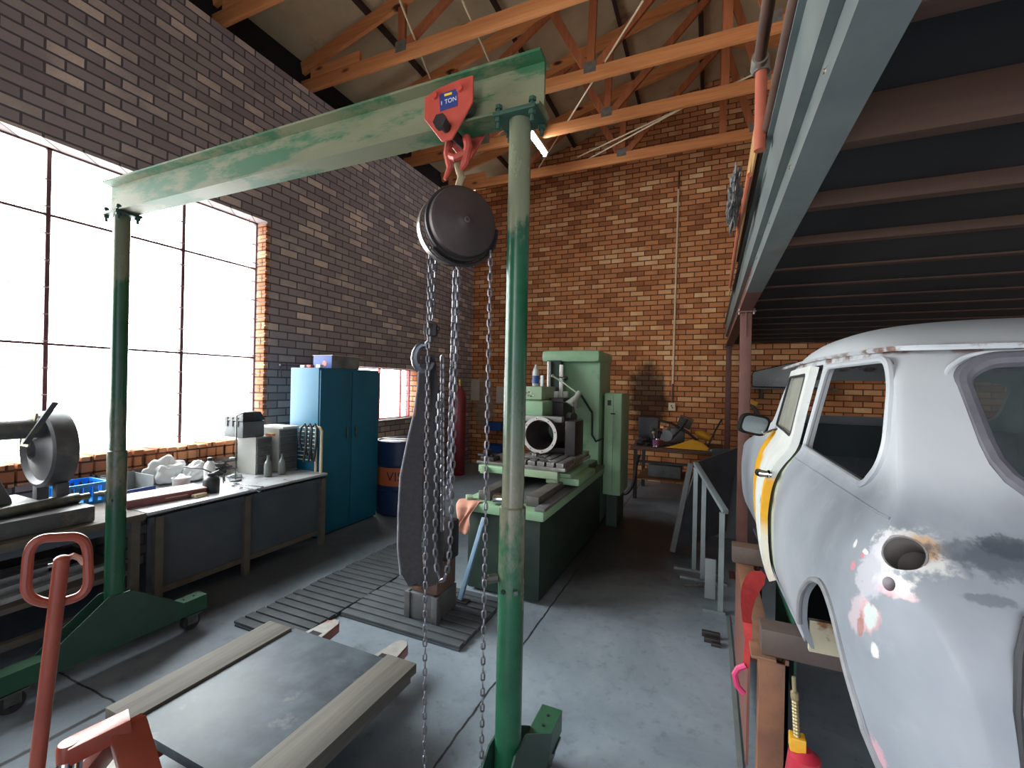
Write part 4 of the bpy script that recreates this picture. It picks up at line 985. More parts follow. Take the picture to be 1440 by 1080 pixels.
# things lying on the bench
M['blue_plastic'] = pm('blue_plastic', (24, 130, 214), (44, 156, 232), 8, .45)
M['blue_dark'] = pm('blue_dark', (26, 66, 128), (34, 78, 146), 8, .5)
M['white_plastic'] = pm('white_plastic', (226, 228, 228), (206, 210, 212), 10, .5)
M['clear_plastic'] = pm('milky_plastic', (190, 192, 190), (170, 172, 170), 8, .35)
M['black_plastic'] = pm('black_plastic', (30, 32, 36), (42, 44, 48), 10, .45)
M['grey_plastic'] = pm('grey_plastic', (150, 156, 158), (132, 138, 142), 10, .5)
M['red_paint'] = pm('red_paint', (170, 44, 42), (150, 36, 38), 9, .45)
M['maroon'] = pm('maroon_box', (112, 62, 66), (128, 74, 76), 8, .55)
M['cardboard'] = pm('card', (196, 178, 146), (180, 162, 130), 12, .8)
def tray(name, lab, cat, c, size, Rm, m, th=.006):
    """open box: floor and four walls"""
    sx, sy, sz = size; mb = MB(); c = Vector(c)
    R3 = Rm
    for d, s in (((0, 0, th/2), (sx, sy, th)), ((-sx/2+th/2, 0, sz/2), (th, sy, sz)), ((sx/2-th/2, 0, sz/2), (th, sy, sz)), ((0, -sy/2+th/2, sz/2), (sx, th, sz)), ((0, sy/2-th/2, sz/2), (sx, th, sz))):
        mb.box(c+R3 @ Vector(d), s, R3)
    return tag(mb.build(name, m, smooth=False), lab, cat)
cr_ = thing('crate', 'bright blue slotted plastic crate on the bench just left of the gantry post', 'crate', (-4.12, 1.64, BZ))
mb = MB(); c = Vector((-4.12, 1.66, BZ+.001))
for sx in (-1, 1):
    for k in range(5): mb.box(c+Vector((sx*.13, -.10+k*.05, .07)), (.008, .03, .14))
    mb.box(c+Vector((sx*.13, 0, .135)), (.014, .26, .02)).box(c+Vector((sx*.13, 0, .008)), (.012, .26, .02))
for sy in (-1, 1):
    for k in range(5): mb.box(c+Vector((-.11+k*.055, sy*.125, .07)), (.032, .008, .14))
    mb.box(c+Vector((0, sy*.125, .135)), (.27, .014, .02)).box(c+Vector((0, sy*.125, .008)), (.27, .012, .02))
mb.box(c+Vector((0, 0, .004)), (.26, .25, .006))
part(mb, 'slotted_box', M['blue_plastic'], cr_, smooth=False)
bn = thing('storage_bin', 'open grey and blue plastic bin on the bench just right of the gantry post', 'bin', (-4.08, 1.94, BZ))
mb = MB(); c = Vector((-4.08, 1.945, BZ+.001))
mb.box(c+Vector((0, 0, .004)), (.26, .22, .006)).box(c+Vector((-.13, 0, .075)), (.006, .22, .15)).box(c+Vector((.13, 0, .03)), (.006, .22, .06)).box(c+Vector((0, .11, .07)), (.26, .006, .14)).box(c+Vector((0, -.11, .07)), (.26, .006, .14))
part(mb, 'bin_body', M['grey_plastic'], bn, smooth=False)
part(MB().box(c+Vector((.137, 0, .03)), (.006, .24, .06)), 'bin_lip', M['blue_dark'], bn, label='blue front lip', smooth=False)
mb_box = thing('flat_box', 'low maroon box with a pale pink lid on the bench edge', 'box', (-3.68, 2.0, BZ))
Rb = Rz(-.12)
part(MB().box((-3.70, 1.98, BZ+.028), (.22, .50, .052), Rb, .004), 'box_body', M['maroon'], mb_box)
part(MB().box((-3.70, 1.98, BZ+.057), (.225, .505, .008), Rb, .002), 'box_lid', pm('pink_lid', (192, 158, 154), (206, 174, 168), 6, .5), mb_box, label='pale pink lid')
part(MB().box(Vector((-3.70, 1.98, BZ+.03))+Rb @ Vector((.1115, .05, 0)), (.003, .14, .006), Rb), 'box_stripe', M['cardboard'], mb_box)
p = on_bench(268, 698)
tag(MB().box(p+Vector((.07, .02, .014)), (.05, .09, .026), Rz(.1), .004).build('wood_block', M['cardboard']), 'small pale wooden block on the bench edge between the maroon box and oil can', 'block')
p = on_bench(243, 691)+Vector((.0, .06, 0))
tb = thing('tub', 'milky plastic tub of oddments on the bench behind the maroon box', 'tub', p)
part(MB().lathe([(.05, 0), (.065, .10), (.068, .10), (.06, .10), (.047, .006), (.0, .006)], p+Vector((0, 0, .001)), seg=24), 'tub_wall', M['clear_plastic'], tb)
part(MB().ball(p+Vector((.01, 0, .085)), .05, (1, 1, .6)).ball(p+Vector((-.03, .02, .10)), .03, (1.2, .8, .8)), 'crumpled_rag', M['white_plastic'], tb, label='crumpled white rag in the tub')
def rag(name, lab, c, r, sc, m, seed, cat):
    b2 = bmesh.new(); bmesh.ops.create_icosphere(b2, subdivisions=4, radius=1)
    for v in b2.verts:
        d = v.co.copy(); k = 1+.55*mnoise.noise(d*1.7+Vector((seed, 0, 0)))+.22*mnoise.noise(d*4.3+Vector((0, seed, 0)))
        v.co = Vector((d.x*sc[0], d.y*sc[1], max(d.z, -.55)*sc[2]))*k*r
    zmin = min(v.co.z for v in b2.verts)
    return tag(MB().add(b2, Vector(c)-Vector((0, 0, zmin-.001))).build(name, m, angle=60), lab, cat)
rag('plastic_bag', 'crumpled white plastic bag on the bench behind the grey bin', (-4.24, 2.28, BZ), .10, (.8, 1.3, 1.15), M['white_plastic'], 1.0, 'bag')
rag('plastic_bag', 'smaller crumpled white plastic bag on the bench behind the black oil can', (-4.14, 2.47, BZ), .075, (.8, 1.2, 1.2), M['white_plastic'], 4.2, 'bag')
rag('dark_rag', 'dark rag heaped at the back of the bench beneath the window', (-4.24, 2.70, BZ), .09, (1, 1.5, .7), M['black_plastic'], 7.1, 'rag')
rag('grey_rag', 'small grey rag lying on the bench near the drawer cabinet', on_bench(332, 676)+Vector((-.10, .06, 0)), .045, (1, 1.3, .5), M['grey_plastic'], 9.4, 'rag')
p = on_bench(291, 684)+Vector((-.05, .05, 0))
bt = thing('squeeze_bottle', 'white plastic bottle with a dark cap standing behind the black oil can', 'bottle', p)
part(MB().lathe([(.035, 0), (.042, .01), (.042, .15), (.035, .18), (.016, .20), (.016, .215)], p+Vector((0, 0, .001)), seg=20), 'bottle_body', M['white_plastic'], bt)
part(MB().lathe([(.019, .205), (.019, .228), (.012, .232)], p, seg=14), 'cap', M['black_plastic'], bt)
p = on_bench(296, 694)+Vector((-.04, .03, 0))
oc = thing('oil_can', 'black oil can with a thin spout and pump lever on the bench', 'oil can', p)
part(MB().lathe([(.055, 0), (.058, .005), (.058, .10), (.045, .12), (.026, .13), (.026, .15), (.018, .155)], p+Vector((0, 0, .001)), seg=24), 'can_body', M['black_plastic'], oc)
part(MB().tube([p+Vector((0, 0, .155)), p+Vector((-.03, -.05, .19)), p+Vector((-.09, -.16, .215))], [.006, .005, .003], 8), 'spout', M['bolt'], oc)
part(MB().tube([p+Vector((.0, .01, .15)), p+Vector((.01, .05, .165)), p+Vector((.02, .085, .14)), p+Vector((.02, .095, .07))], .005, 6).tube([p+Vector((.03, .05, .12)), p+Vector((.035, .07, .11)), p+Vector((.035, .075, .06))], .004, 6), 'lever', M['bolt'], oc)
tag(MB().lathe([(.022, 0), (.03, .0), (.03, .05), (.022, .05), (.022, 0)], on_bench(322, 690)+Vector((-.02, 0, .024)), (0, 1, 0), 16).build('bush', M['black_plastic']), 'small black bush lying on the bench right of the oil can', 'bush') if False else None
def spanner(a, b, lab):
    a, b = Vector(a), Vector(b); d = (b-a).normalized(); n = Vector((0, 0, 1)).cross(d)
    t = thing('spanner', lab, 'spanner', (a+b)/2-Vector((0, 0, .0)), 0, 'spanners on the bench')
    part(MB().beam(a, b, .012, .006, (0, 0, 1), .002), 'shank', M['chrome'], t)
    part(MB().lathe([(.009, -.004), (.016, -.004), (.016, .004), (.009, .004), (.009, -.004)], b, seg=16), 'ring_end', M['chrome'], t)
    part(MB().prism([(-.016, -.014), (.002, -.017), (.018, -.012), (.018, -.006), (.004, -.006), (.004, .006), (.018, .006), (.018, .012), (.002, .017), (-.016, .014)], a-Vector((0, 0, .004)), -d, n, (0, 0, .008)), 'open_end', M['chrome'], t)
for k, (a, b, lab) in enumerate((((331, 681), (368, 686), 'long chrome spanner on the bench, farthest from the edge'), ((327, 684), (360, 690), 'chrome spanner on the bench in the middle of three'), ((338, 687), (364, 692), 'chrome spanner nearest the bench edge'))):
    spanner(on_bench(*a)+Vector((0, 0, .006)), on_bench(*b)+Vector((0, 0, .006)), lab)
p = on_bench(337, 674)+Vector((.03, -.06, 0))
sd = thing('clamp_stand', 'thin steel rod stand with a clamp on the bench left of the drawer cabinet', 'stand', p)
part(MB().cyl(p+Vector((0, 0, .0)), p+Vector((0, 0, .58)), .006, seg=8).cyl(p+Vector((0, 0, .58)), p+Vector((.04, .05, .61)), .004, seg=8), 'rod', M['bolt'], sd)
part(MB().box(p+Vector((-.01, -.02, .20)), (.05, .04, .02), Rz(.4), .004), 'clamp', M['bolt'], sd)
part(MB().lathe([(.045, 0), (.05, .004), (.045, .012), (.008, .016)], p+Vector((0, 0, .001)), seg=20), 'foot', M['cast'], sd)

M['cab_grey'] = pm('cabinet_grey', (150, 152, 148), (168, 168, 162), 5, .5)
M['cab_dark'] = pm('cabinet_dark', (74, 80, 84), (92, 96, 98), 6, .5)
def drawers(x0, x1, y0, y1, z1, n, cols, lab):
    t = thing('drawer_cabinet', lab, 'cabinet', ((x0+x1)/2, (y0+y1)/2, BZ))
    part(MB().box2((x0, y0, BZ+.001), (x1-.012, y1, z1)), 'carcass', M['cab_grey'], t, smooth=False)
    w = (y1-y0-.016)/cols; h = (z1-BZ-.02)/n
    for i in range(n):
        for j in range(cols):
            ya = y0+.008+j*w; za = BZ+.01+i*h
            d = part(MB().box2((x1-.012, ya+.003, za+.003), (x1, ya+w-.003, za+h-.003), .002), 'drawer', M['cab_dark'], t)
            part(MB().box2((x1, ya+w*.3, za+h*.4), (x1+.008, ya+w*.7, za+h*.55), .002), 'drawer_pull', M['bolt'], d)
drawers(-4.17, -3.90, 2.88, 3.05, 1.045, 4, 1, 'small steel drawer cabinet under the grey toolbox on the bench')
drawers(-4.12, -3.82, 3.062, 3.275, 1.115, 6, 1, 'taller steel drawer cabinet on the bench end next to the blue locker')
tx = thing('toolbox', 'grey plastic toolbox with a slotted lid on top of the drawer cabinet', 'toolbox', (-4.06, 2.87, 1.046))
part(MB().box2((-4.20, 2.76, 1.047), (-3.93, 2.98, 1.20), .012), 'box', pm('tool_grey', (92, 98, 102), (78, 84, 88), 8, .55), tx)
part(MB().box((-4.065, 2.87, 1.245), (.29, .24, .085), None, .012, (.72, .75)), 'lid', M['black_plastic'], tx)
for k in range(3): part(MB().box2((-4.17+k*.075, 2.752, 1.15), (-4.14+k*.075, 2.762, 1.235)), 'latch', M['black_plastic'], tx)
tag(MB().box2((-3.93, 2.99, 1.05), (-3.84, 3.03, 1.075), .004).build('wood_offcut', pm('orange_wood', (226, 160, 104), (204, 134, 84), 10, .7)), 'small orange wood offcut on the drawer cabinet beside the toolbox', 'block')
tag(MB().box2((-4.14, 3.08, 1.117), (-3.80, 3.26, 1.135)).build('white_board', M['white_plastic'], smooth=False), 'white flat board lying on the taller drawer cabinet', 'board')
for k, (px_, py_) in enumerate(((377, 671), (397, 668))):
    p = on_bench(px_, py_)+Vector((-.03, .02, .001))
    tag(MB().lathe([(.03, 0), (.034, .005), (.034, .11), (.026, .135), (.012, .155), (.011, .185), (.013, .188), (.013, .196)], p, seg=18).build('glass_bottle', pm('bottle_grey%d' % k, (120, 124, 122), (100, 106, 106), 10, .3)), ['empty grey bottle on the bench, nearer the window', 'empty grey bottle on the bench, nearer the blue locker'][k], 'bottle', 'empty bottles on the bench')
rk = thing('rack_frame', 'beige tube frame with thin rungs standing on the bench end before the blue locker', 'rack', (-3.7, 3.28, BZ))
fr = MB().tube([(-3.48, 3.255, BZ+.001), (-3.48, 3.255, 1.10), (-3.50, 3.255, 1.13), (-3.56, 3.255, 1.14)], .014, 8)
part(fr, 'upright', M['cream'], rk); part(MB().tube([(-3.55, 3.255, BZ+.001), (-3.55, 3.255, 1.14)], .012, 8), 'upright', M['cream'], rk)
for k in range(9): part(MB().cyl((-3.80, 3.262, .80+k*.04), (-3.55, 3.262, .80+k*.04), .005, seg=6), 'rung', M['cream'], rk)
mb = MB()
for k in range(3):
    o_ = Vector((-3.58-.035*k, 3.22-.03*k, 0)); mb.tube([o_+Vector((0, .02, .80+.05*k)), o_+Vector((-.02, 0, 1.0)), o_+Vector((0, .0, 1.13)), o_+Vector((.04, .01, 1.165)), o_+Vector((.075, .0, 1.13)), o_+Vector((.07, -.0, .95)), o_+Vector((.04, 0, .80))], .011, 8)
tag(mb.build('hose', M['black_plastic']), 'bundle of black hose looped over the beige frame on the bench end', 'hose')

# blue locker, its box, drum, gas cylinder
M['locker'] = pm('locker_blue', (10, 88, 118), (16, 100, 132), 3, .5)
lk = thing('locker', 'tall teal blue steel locker at the end of the bench', 'locker', (-3.77, 3.76, 0))
part(MB().box2((-3.985, 3.31, .02), (-3.59, 4.19, 1.725), .004), 'carcass', M['locker'], lk)
for k, y in enumerate((3.315, 3.753)):
    d = part(MB().box2((-3.59, y+.004, .07), (-3.572, y+.432, 1.70), .003), 'door', M['locker'], lk)
    yh = y+.36 if k == 0 else y+.05
    part(MB().box2((-3.572, yh, .98), (-3.556, yh+.018, 1.10), .003), 'handle', M['bolt'], d)
part(MB().box2((-3.96, 3.33, 0), (-3.61, 4.17, .02)), 'plinth', M['black_plastic'], lk)
P0 = Vector((-3.70, 3.62, 1.727))
bx = thing('product_box', 'blue and dark cardboard box with an oval logo lying on top of the locker', 'box', P0)
part(MB().box2((-3.88, 3.50, 1.727), (-3.62, 3.90, 1.86), .002), 'carton', pm('box_blue', (42, 70, 138), (52, 82, 152), 6, .5), bx)
part(MB().box2((-3.62, 3.502, 1.729), (-3.6185, 3.898, 1.858)), 'picture_side', pm('box_picture', (60, 62, 70), (128, 128, 126), 5, .5), bx, label='dark printed long side', smooth=False)
part(MB().lathe([(.03, 0), (.03, .0015)], (-3.72, 3.499, 1.775), (0, -1, 0), 24), 'oval_logo', pm('logo_red', (214, 130, 120), (196, 90, 84), 30, .5), bx, label='red and pale oval logo', smooth=False).scale = (1, 1, 1)
part(MB().box2((-3.89, 3.495, 1.86), (-3.60, 3.96, 1.866)), 'box_flap', M['cardboard'], bx, smooth=False)
for k, (x, y, r, m) in enumerate(((-3.86, 3.36, .016, M['white_plastic']), (-3.78, 3.37, .018, M['red_paint']), (-3.66, 3.38, .02, M['white_plastic']))):
    tag(MB().box2((x-.03, y-.02, 1.727), (x+.03, y+.03, 1.727+r*1.6), .005).build('small_tin', m), ['small white tin on the near end of the locker top', 'small red tin on the locker top between two white ones', 'flat white tin on the locker top nearest the blue box'][k], 'tin', 'tins on the locker')
wl_ = thing('wall_lever', 'thin steel lever and rod fixed to the brick wall left of the locker', 'lever', (-4.37, 3.66, 1.6))
q0 = at(394, 513, X=-4.36); q1 = at(396, 530, X=-4.36); q2 = at(440, 516, X=-4.34)
part(MB().cyl(q0, q1, .006, seg=8).cyl(q0, q2, .007, seg=8), 'rod', M['bolt'], wl_); part(MB().ball(q0, .022, seg=10), 'knob', M['chrome'], wl_)
dc = Vector((-3.50, 4.53, 0))
dr = thing('oil_drum', 'dark blue oil drum with an orange band next to the blue locker', 'drum', dc)
part(MB().lathe([(.27, .0), (.285, .01), (.285, .29), (.293, .30), (.285, .31), (.285, .58), (.293, .59), (.285, .60), (.285, .865), (.292, .87), (.292, .885), (.275, .885), (.272, .87), (.0, .87)], dc, seg=44), 'drum_shell', pm('drum_blue', (28, 46, 82), (36, 54, 92), 6, .4), dr)
bd = part(MB().lathe([(.2855, .36), (.2865, .36), (.2865, .575), (.2855, .575), (.2855, .36)], dc, seg=44), 'orange_band', pm('drum_orange', (190, 96, 52), (206, 110, 60), 6, .5), dr, label='orange band with dark lettering')
def bend(x, y):
    a0 = math.atan2(-dc.y, -dc.x)+.16; a = a0+x/.2875; return Vector((dc.x+math.cos(a)*.2875, dc.y+math.sin(a)*.2875, .468+y))
text_mesh('drum_lettering', 'VISCO', .155, pm('drum_ink', (26, 34, 60), (26, 34, 60), 5, .5), bd, None or (0, 0, 0), (1, 0, 0), (0, 0, 1), bend)
part(MB().lathe([(.035, 0), (.035, .012), (.02, .016)], dc+Vector((.12, -.12, .87)), seg=14), 'bung', M['bolt'], dr)
tag(MB().beam(at(531, 612, X=-3.62), at(553, 600, X=-3.5), .03, .008).build('steel_strip', M['bolt']), 'bright steel strip lying across the oil drum top', 'steel strip') if False else None
ss = MB().beam((-3.70, 4.42, .8935), (-3.40, 4.50, .8935), .035, .012)
tag(ss.build('steel_strip', M['bench_top']), 'bright flat steel strip resting on top of the oil drum', 'steel strip')
gc = at(634, 690, Z=0); gc = Vector((-3.98, 6.75, 0))
gb = thing('gas_cylinder', 'tall dark red gas cylinder standing at the back behind the hanging chains', 'gas cylinder', gc)
part(MB().lathe([(.10, 0), (.11, .02), (.11, 1.35), (.085, 1.45), (.04, 1.50), (.035, 1.55)], gc, seg=28), 'bottle', pm('gas_maroon', (110, 30, 40), (128, 38, 46), 6, .45), gb)
part(MB().lathe([(.022, 1.55), (.022, 1.62), (.03, 1.62), (.03, 1.66)], gc, seg=12).cyl(gc+Vector((0, 0, 1.59)), gc+Vector((.07, -.03, 1.59)), .014, seg=10), 'valve', pm('brass', (176, 146, 84), (160, 130, 70), 9, .35, .9), gb)
for k, (x, z, w, h, lab) in enumerate(((at(668, 548, Y=7.89).x, at(668, 548, Y=7.89).z, .20, .42, 'torn pale paper notice on the back wall, left of the gantry post'), (at(703, 555, Y=7.89).x, at(703, 555, Y=7.89).z, .16, .32, 'white paper notice on the back wall half behind the gantry post'))):
    tag(MB().box((x, 7.893, z), (w, .003, h)).build('notice', pm('paper%d' % k, (206, 198, 180), (188, 180, 164), 6, .8)), lab, 'notice', 'paper notices')
M['shelf_bin'] = M['blue_plastic']
for k, (px_, py_) in enumerate(((694, 605), (694, 637))):
    q = at(px_, py_, Y=7.6); tray('shelf_bin', ['blue plastic bin on the back wall rail, upper one', 'blue plastic bin on the back wall rail, lower one'][k], 'bin', (q.x, 7.72, q.z), (.34, .3, .14), Rz(0), M['blue_dark'])['group'] = 'blue wall bins'

# ---------------------------------------------------------------- pallet truck with its load
M['truck_red'] = pm('truck_red', (142, 64, 48), (160, 76, 58), 6, .34, c3=(108, 54, 44), pscale=5, pa=.6, pb=.72)
M['fork_worn'] = pm('fork_worn', (168, 168, 164), (140, 138, 134), 12, .5, .3, c3=(150, 60, 52), pscale=5, pa=.58, pb=.66)
M['plank'] = wmat((108, 104, 96), (64, 61, 58), 'grey_plank', 1, False)
M['sheet'] = pm('sheet_metal', (44, 53, 62), (76, 88, 98), 9, .55, .0, c3=(96, 100, 106), pscale=5, pa=.6, pb=.68)
tk = thing('pallet_truck', 'red hand pallet truck with a loop handle, its forks under the wooden load boards', 'pallet truck', (-1.75, 1.2, 0))
FZ = .155
for x, nm in ((-2.03, 0), (-1.53, 1)):
    w = .155
    prof = [(-w/2, .55), (w/2, .55), (w/2, 1.80), (w*.28, 2.02), (w*.10, 2.05), (-w*.10, 2.05), (-w*.28, 2.02), (-w/2, 1.80)]
    f = part(MB().prism(prof, (x, 0, FZ-.055), (1, 0, 0), (0, 1, 0), (0, 0, .055), .004), 'fork', M['truck_red'], tk)
    pl = [(a*.94, b-.004 if b > 1 else b) for a, b in prof]
    part(MB().prism(pl, (x, 0, FZ), (1, 0, 0), (0, 1, 0), (0, 0, .0015)), 'worn_top', M['fork_worn'], f, label='worn bare top of the fork', smooth=False)
    part(MB().box2((x-.035, 1.83, FZ+.0015), (x+.035, 1.90, FZ+.0025)), 'fork_slot', M['black_hole'], f, smooth=False)
    part(MB().lathe([(.04, -.05), (.04, .05), (.01, .05), (.01, -.05), (.04, -.05)], (x, 1.84, .042), (1, 0, 0), 18), 'load_roller', M['black_plastic'], tk)
pk = at(97, 1046, Y=.74); pa_ = at(184, 1002, Y=.88)
hdp = MB().lathe([(.024, -.055), (.03, -.05), (.03, .0), (.026, .006)], pk, (0, 0, 1), 20)
hdp.beam(pk+Vector((0, 0, -.025)), pa_+Vector((0, 0, -.03)), .075, .055, (0, 0, 1), .004)
part(hdp, 'lifting_head', M['truck_red'], tk)
part(MB().prism([(-.036, 0), (.036, 0), (.036, (pa_-pk).length), (-.036, (pa_-pk).length)], pk+Vector((0, 0, .0035)), (pa_-pk).cross(Vector((0, 0, 1))).normalized(), (pa_-pk).normalized(), (0, 0, .001)), 'worn_head_top', M['fork_worn'], tk, label='pale worn top of the lifting head', smooth=False) if False else None
for fx in (-1.53, -2.03):
    part(MB().beam(pa_+Vector((0, -.01, -.035)), (fx, .84, FZ-.02), .03, .10, (0, 1, 0), .004), 'lifting_strut', M['truck_red'], tk)
part(MB().box2((-2.10, .55, .05), (-1.46, .66, FZ-.005), .01), 'cross_member', M['truck_red'], tk)
part(MB().cyl((-1.70, .66, .12), (pk.x, pk.y-.0, pk.z-.06), .034, seg=18), 'pump_ram', M['chrome'], tk)
part(MB().lathe([(.09, -.03), (.09, .03), (.03, .035), (.03, -.035), (.09, -.03)], (-1.70, .53, .09), (.94, -.35, 0), 28).lathe([(.09, -.03), (.09, .03), (.03, .035), (.03, -.035), (.09, -.03)], (-1.80, .57, .09), (.94, -.35, 0), 28), 'steer_wheel', M['black_plastic'], tk)
part(MB().box((-1.70, .60, .16), (.20, .14, .12), Rz(-.35), .015), 'pump_body', M['truck_red'], tk)
hb0 = at(40, 1180, Y=.60); ht = at(87, 786, Y=.64)
part(MB().cyl(hb0, ht, .0175, seg=22).ball(ht, .0175, (1, 1, .6)), 'handle_shaft', M['truck_red'], tk)
lx = Vector((.36, .93, 0)).normalized(); lz = (ht-hb0).normalized(); lc = at(83, 803, Y=.64)
lp = rounded([(-.098, -.052), (-.088, .104), (.085, .088), (.096, -.085), (-.02, -.092)], [.055, .055, .055, .055, .05], 8)
lpp = [lc+lx*a*.66+Vector((0, 0, 1))*b for a, b in lp]
hl = MB().tube(lpp, .0125, 10, True)
o = part(hl, 'handle_loop', M['truck_red'], tk)
part(MB().tube([lc+lx*(.012)+Vector((0, 0, .03)), lc+lx*.028+Vector((0, 0, .036)), lc+lx*.042+Vector((0, 0, .025)), lc+lx*.050+Vector((0, 0, .006))], [.008, .009, .008, .006], 8), 'release_lever', pm('lever_pale', (220, 170, 150), (200, 150, 130), 8, .4), tk, label='pale curved release lever')
part(MB().cyl(lc+lx*-.022+Vector((0, 0, .02)), lc+lx*.014+Vector((0, 0, .02)), .006, seg=8), 'lever_pin', M['bolt'], tk)
# the load: boards and steel sheet
BT = .25
for k, (x0, x1, y0, y1, lab) in enumerate(((-2.225, -2.055, 1.0, 1.745, 'weathered grey board on the pallet truck, the one nearer the window'), (-1.435, -1.262, .93, 1.785, 'weathered grey board on the pallet truck, the one nearer the gantry post'))):
    b_ = MB().box2((x0, y0, BT-.047), (x1, y1, BT), .004)
    if k: b_.box2((x0+.03, y0, BT-.08), (x1-.01, y1-.03, BT-.048), .004)
    tag(b_.build('load_board', M['plank']), lab, 'board', 'boards on the pallet truck')
for k, y in enumerate((1.03, 1.62)):
    tag(MB().box2((-2.20, y, FZ+.003), (-1.445, y+.09, BT-.0475), .003).build('cross_batten', M['plank']), ['wooden cross batten under the near end of the steel sheet', 'wooden cross batten under the far end of the steel sheet'][k], 'batten')
tag(MB().box2((-2.052, 1.0, BT-.0465), (-1.438, 1.765, BT-.012), .001).build('steel_sheet', M['sheet']), 'scuffed blue grey steel sheet lying between the boards on the pallet truck', 'steel sheet')

# ribbed mats on the floor
M['mat'] = pm('mat_rubber', (56, 62, 68), (74, 80, 86), 6, .7, c3=(92, 94, 96), pscale=5, pa=.6, pb=.75)
for k, (x0, x1, y0, y1, lab) in enumerate(((-2.78, -2.275, 1.92, 3.52, 'long dark ribbed floor mat between the bench and the pallet truck'), (-2.265, -1.33, 2.31, 2.98, 'dark ribbed floor mat under the rusty machine casting'))):
    mb = MB().box2((x0+.004, y0, .001), (x1-.004, y1, .012)); y = y0
    while y < y1-.03:
        w = .066; mb.box2((x0+random.uniform(-.012, .006), y+.005, .0125), (x1-random.uniform(0, .006), y+w, .030), .004); y += .0745
    tag(mb.build('ribbed_mat', M['mat']), lab, 'mat', 'ribbed floor mats')
M['rusty'] = pm('rusty_iron', (110, 84, 72), (88, 72, 66), 8, .7, .1, c3=(160, 90, 52), pscale=5, pa=.58, pb=.7)
M['iron_grey'] = pm('iron_grey', (84, 86, 88), (104, 106, 108), 8, .6, .2, c3=(66, 58, 54), pscale=4)
cs = thing('machine_casting', 'rusty upright machine casting standing on the ribbed mat behind the hanging sling', 'casting', (-1.68, 2.58, .03))
part(MB().box2((-1.83, 2.46, .031), (-1.60, 2.72, .20), .008).box2((-1.845, 2.45, .031), (-1.80, 2.50, .20), .004).box2((-1.63, 2.45, .031), (-1.585, 2.50, .20), .004), 'foot', M['iron_grey'], cs)
part(MB().box2((-1.815, 2.475, .20), (-1.60, 2.71, .40), .02), 'block', M['rusty'], cs)
part(MB().box2((-1.70, 2.56, .40), (-1.575, 2.70, .66), .012).box2((-1.72, 2.50, .40), (-1.67, 2.54, .48), .004), 'column', M['iron'], cs)
part(MB().lathe([(.048, 0), (.048, .018), (.03, .02), (.028, .035), (.017, .035), (.017, .0)], (-1.745, 2.474, .285), (0, -1, 0), 20), 'pipe_flange', pm('rust_orange', (176, 96, 54), (140, 76, 46), 14, .8), cs, label='rusty orange pipe flange')
part(MB().lathe([(.02, 0), (.02, .012), (.008, .012)], (-1.765, 2.474, .355), (0, -1, 0), 8), 'pale_nut', M['cream'], cs, label='pale nut on the casting')

# ---------------------------------------------------------------- green boring mill by the back wall
M['mill'] = pm('mill_green', (124, 160, 126), (142, 176, 142), 4, .45, c3=(88, 122, 96), pscale=3, pa=.58, pb=.75)
M['mill_dark'] = pm('mill_dark', (20, 38, 32), (30, 52, 42), 5, .6)  # mill green darkened almost to black; paints the shadow on the bed base
M['mill_pale'] = pm('mill_pale', (150, 170, 140), (132, 154, 124), 6, .5)
M['slide'] = pm('slide_steel', (170, 168, 164), (130, 128, 126), 12, .3, .7)
M['table_steel'] = pm('table_steel', (112, 108, 104), (86, 84, 82), 8, .45, .5)
ml = thing('boring_mill', 'big green boring mill by the back wall with a ring shaped workpiece on its table', 'milling machine', (-1.4, 4.3, 0))
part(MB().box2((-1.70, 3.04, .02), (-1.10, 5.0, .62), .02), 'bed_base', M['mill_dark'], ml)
part(MB().box2((-1.76, 2.99, .62), (-1.06, 5.0, .690), .015), 'bed_top', M['mill'], ml)
part(MB().box2((-1.135, 3.0, .691), (-1.055, 4.98, .715), .004).box2((-1.52, 3.16, .691), (-1.26, 4.9, .70)), 'bed_cover', M['iron_grey'], ml)
part(MB().box2((-1.64, 3.10, .69), (-1.54, 4.98, .765), .004), 'bed_way', M['table_steel'], ml); part(MB().box2((-1.24, 3.10, .69), (-1.14, 4.98, .765), .004), 'bed_way', M['table_steel'], ml)
sL = at(658, 672, Y=3.75); sR = at(812, 692, Y=3.75)
part(MB().box2((-1.98, 3.72, .770), (-1.08, 4.35, .835), .01).box2((-1.0, 3.70, .74), (-1.30, 4.3, .80), .012), 'saddle', M['mill'], ml)
part(MB().box2((-2.02, 3.76, .837), (-1.30, 4.40, .862), .004), 'side_table', M['table_steel'], ml)
part(MB().box2((-1.93, 3.66, .77), (-1.88, 3.72, .83), .006).box2((-1.26, 3.64, .76), (-1.17, 3.72, .84), .006), 'saddle_clamp', M['mill_pale'], ml)
tb0 = MB().box2((-1.62, 3.62, .863), (-1.10, 4.50, .895), .003)
x = -1.62
for k in range(6):
    tb0.box2((x+.008, 3.62, .895), (x+.072, 4.50, .935), .003); x += .0865
part(tb0, 'slotted_table', M['slide'], ml)
part(MB().box2((-1.66, 3.60, .80), (-1.16, 3.64, .862), .004), 'table_front', M['mill_pale'], ml)
rc = Vector((-1.475, 4.0, 1.12))
ring = part(MB().lathe([(.142, -.28), (.174, -.28), (.174, -.265), (.158, -.255), (.158, .26), (.17, .26), (.17, .28), (.105, .28), (.105, -.1), (.142, -.16), (.142, -.28)], rc+Vector((0, .28, 0)), (0, 1, 0), 44), 'ring_workpiece', pm('workpiece', (50, 44, 46), (66, 58, 58), 8, .6, c3=(90, 36, 40), pscale=4), ml, label='dark tubular workpiece')
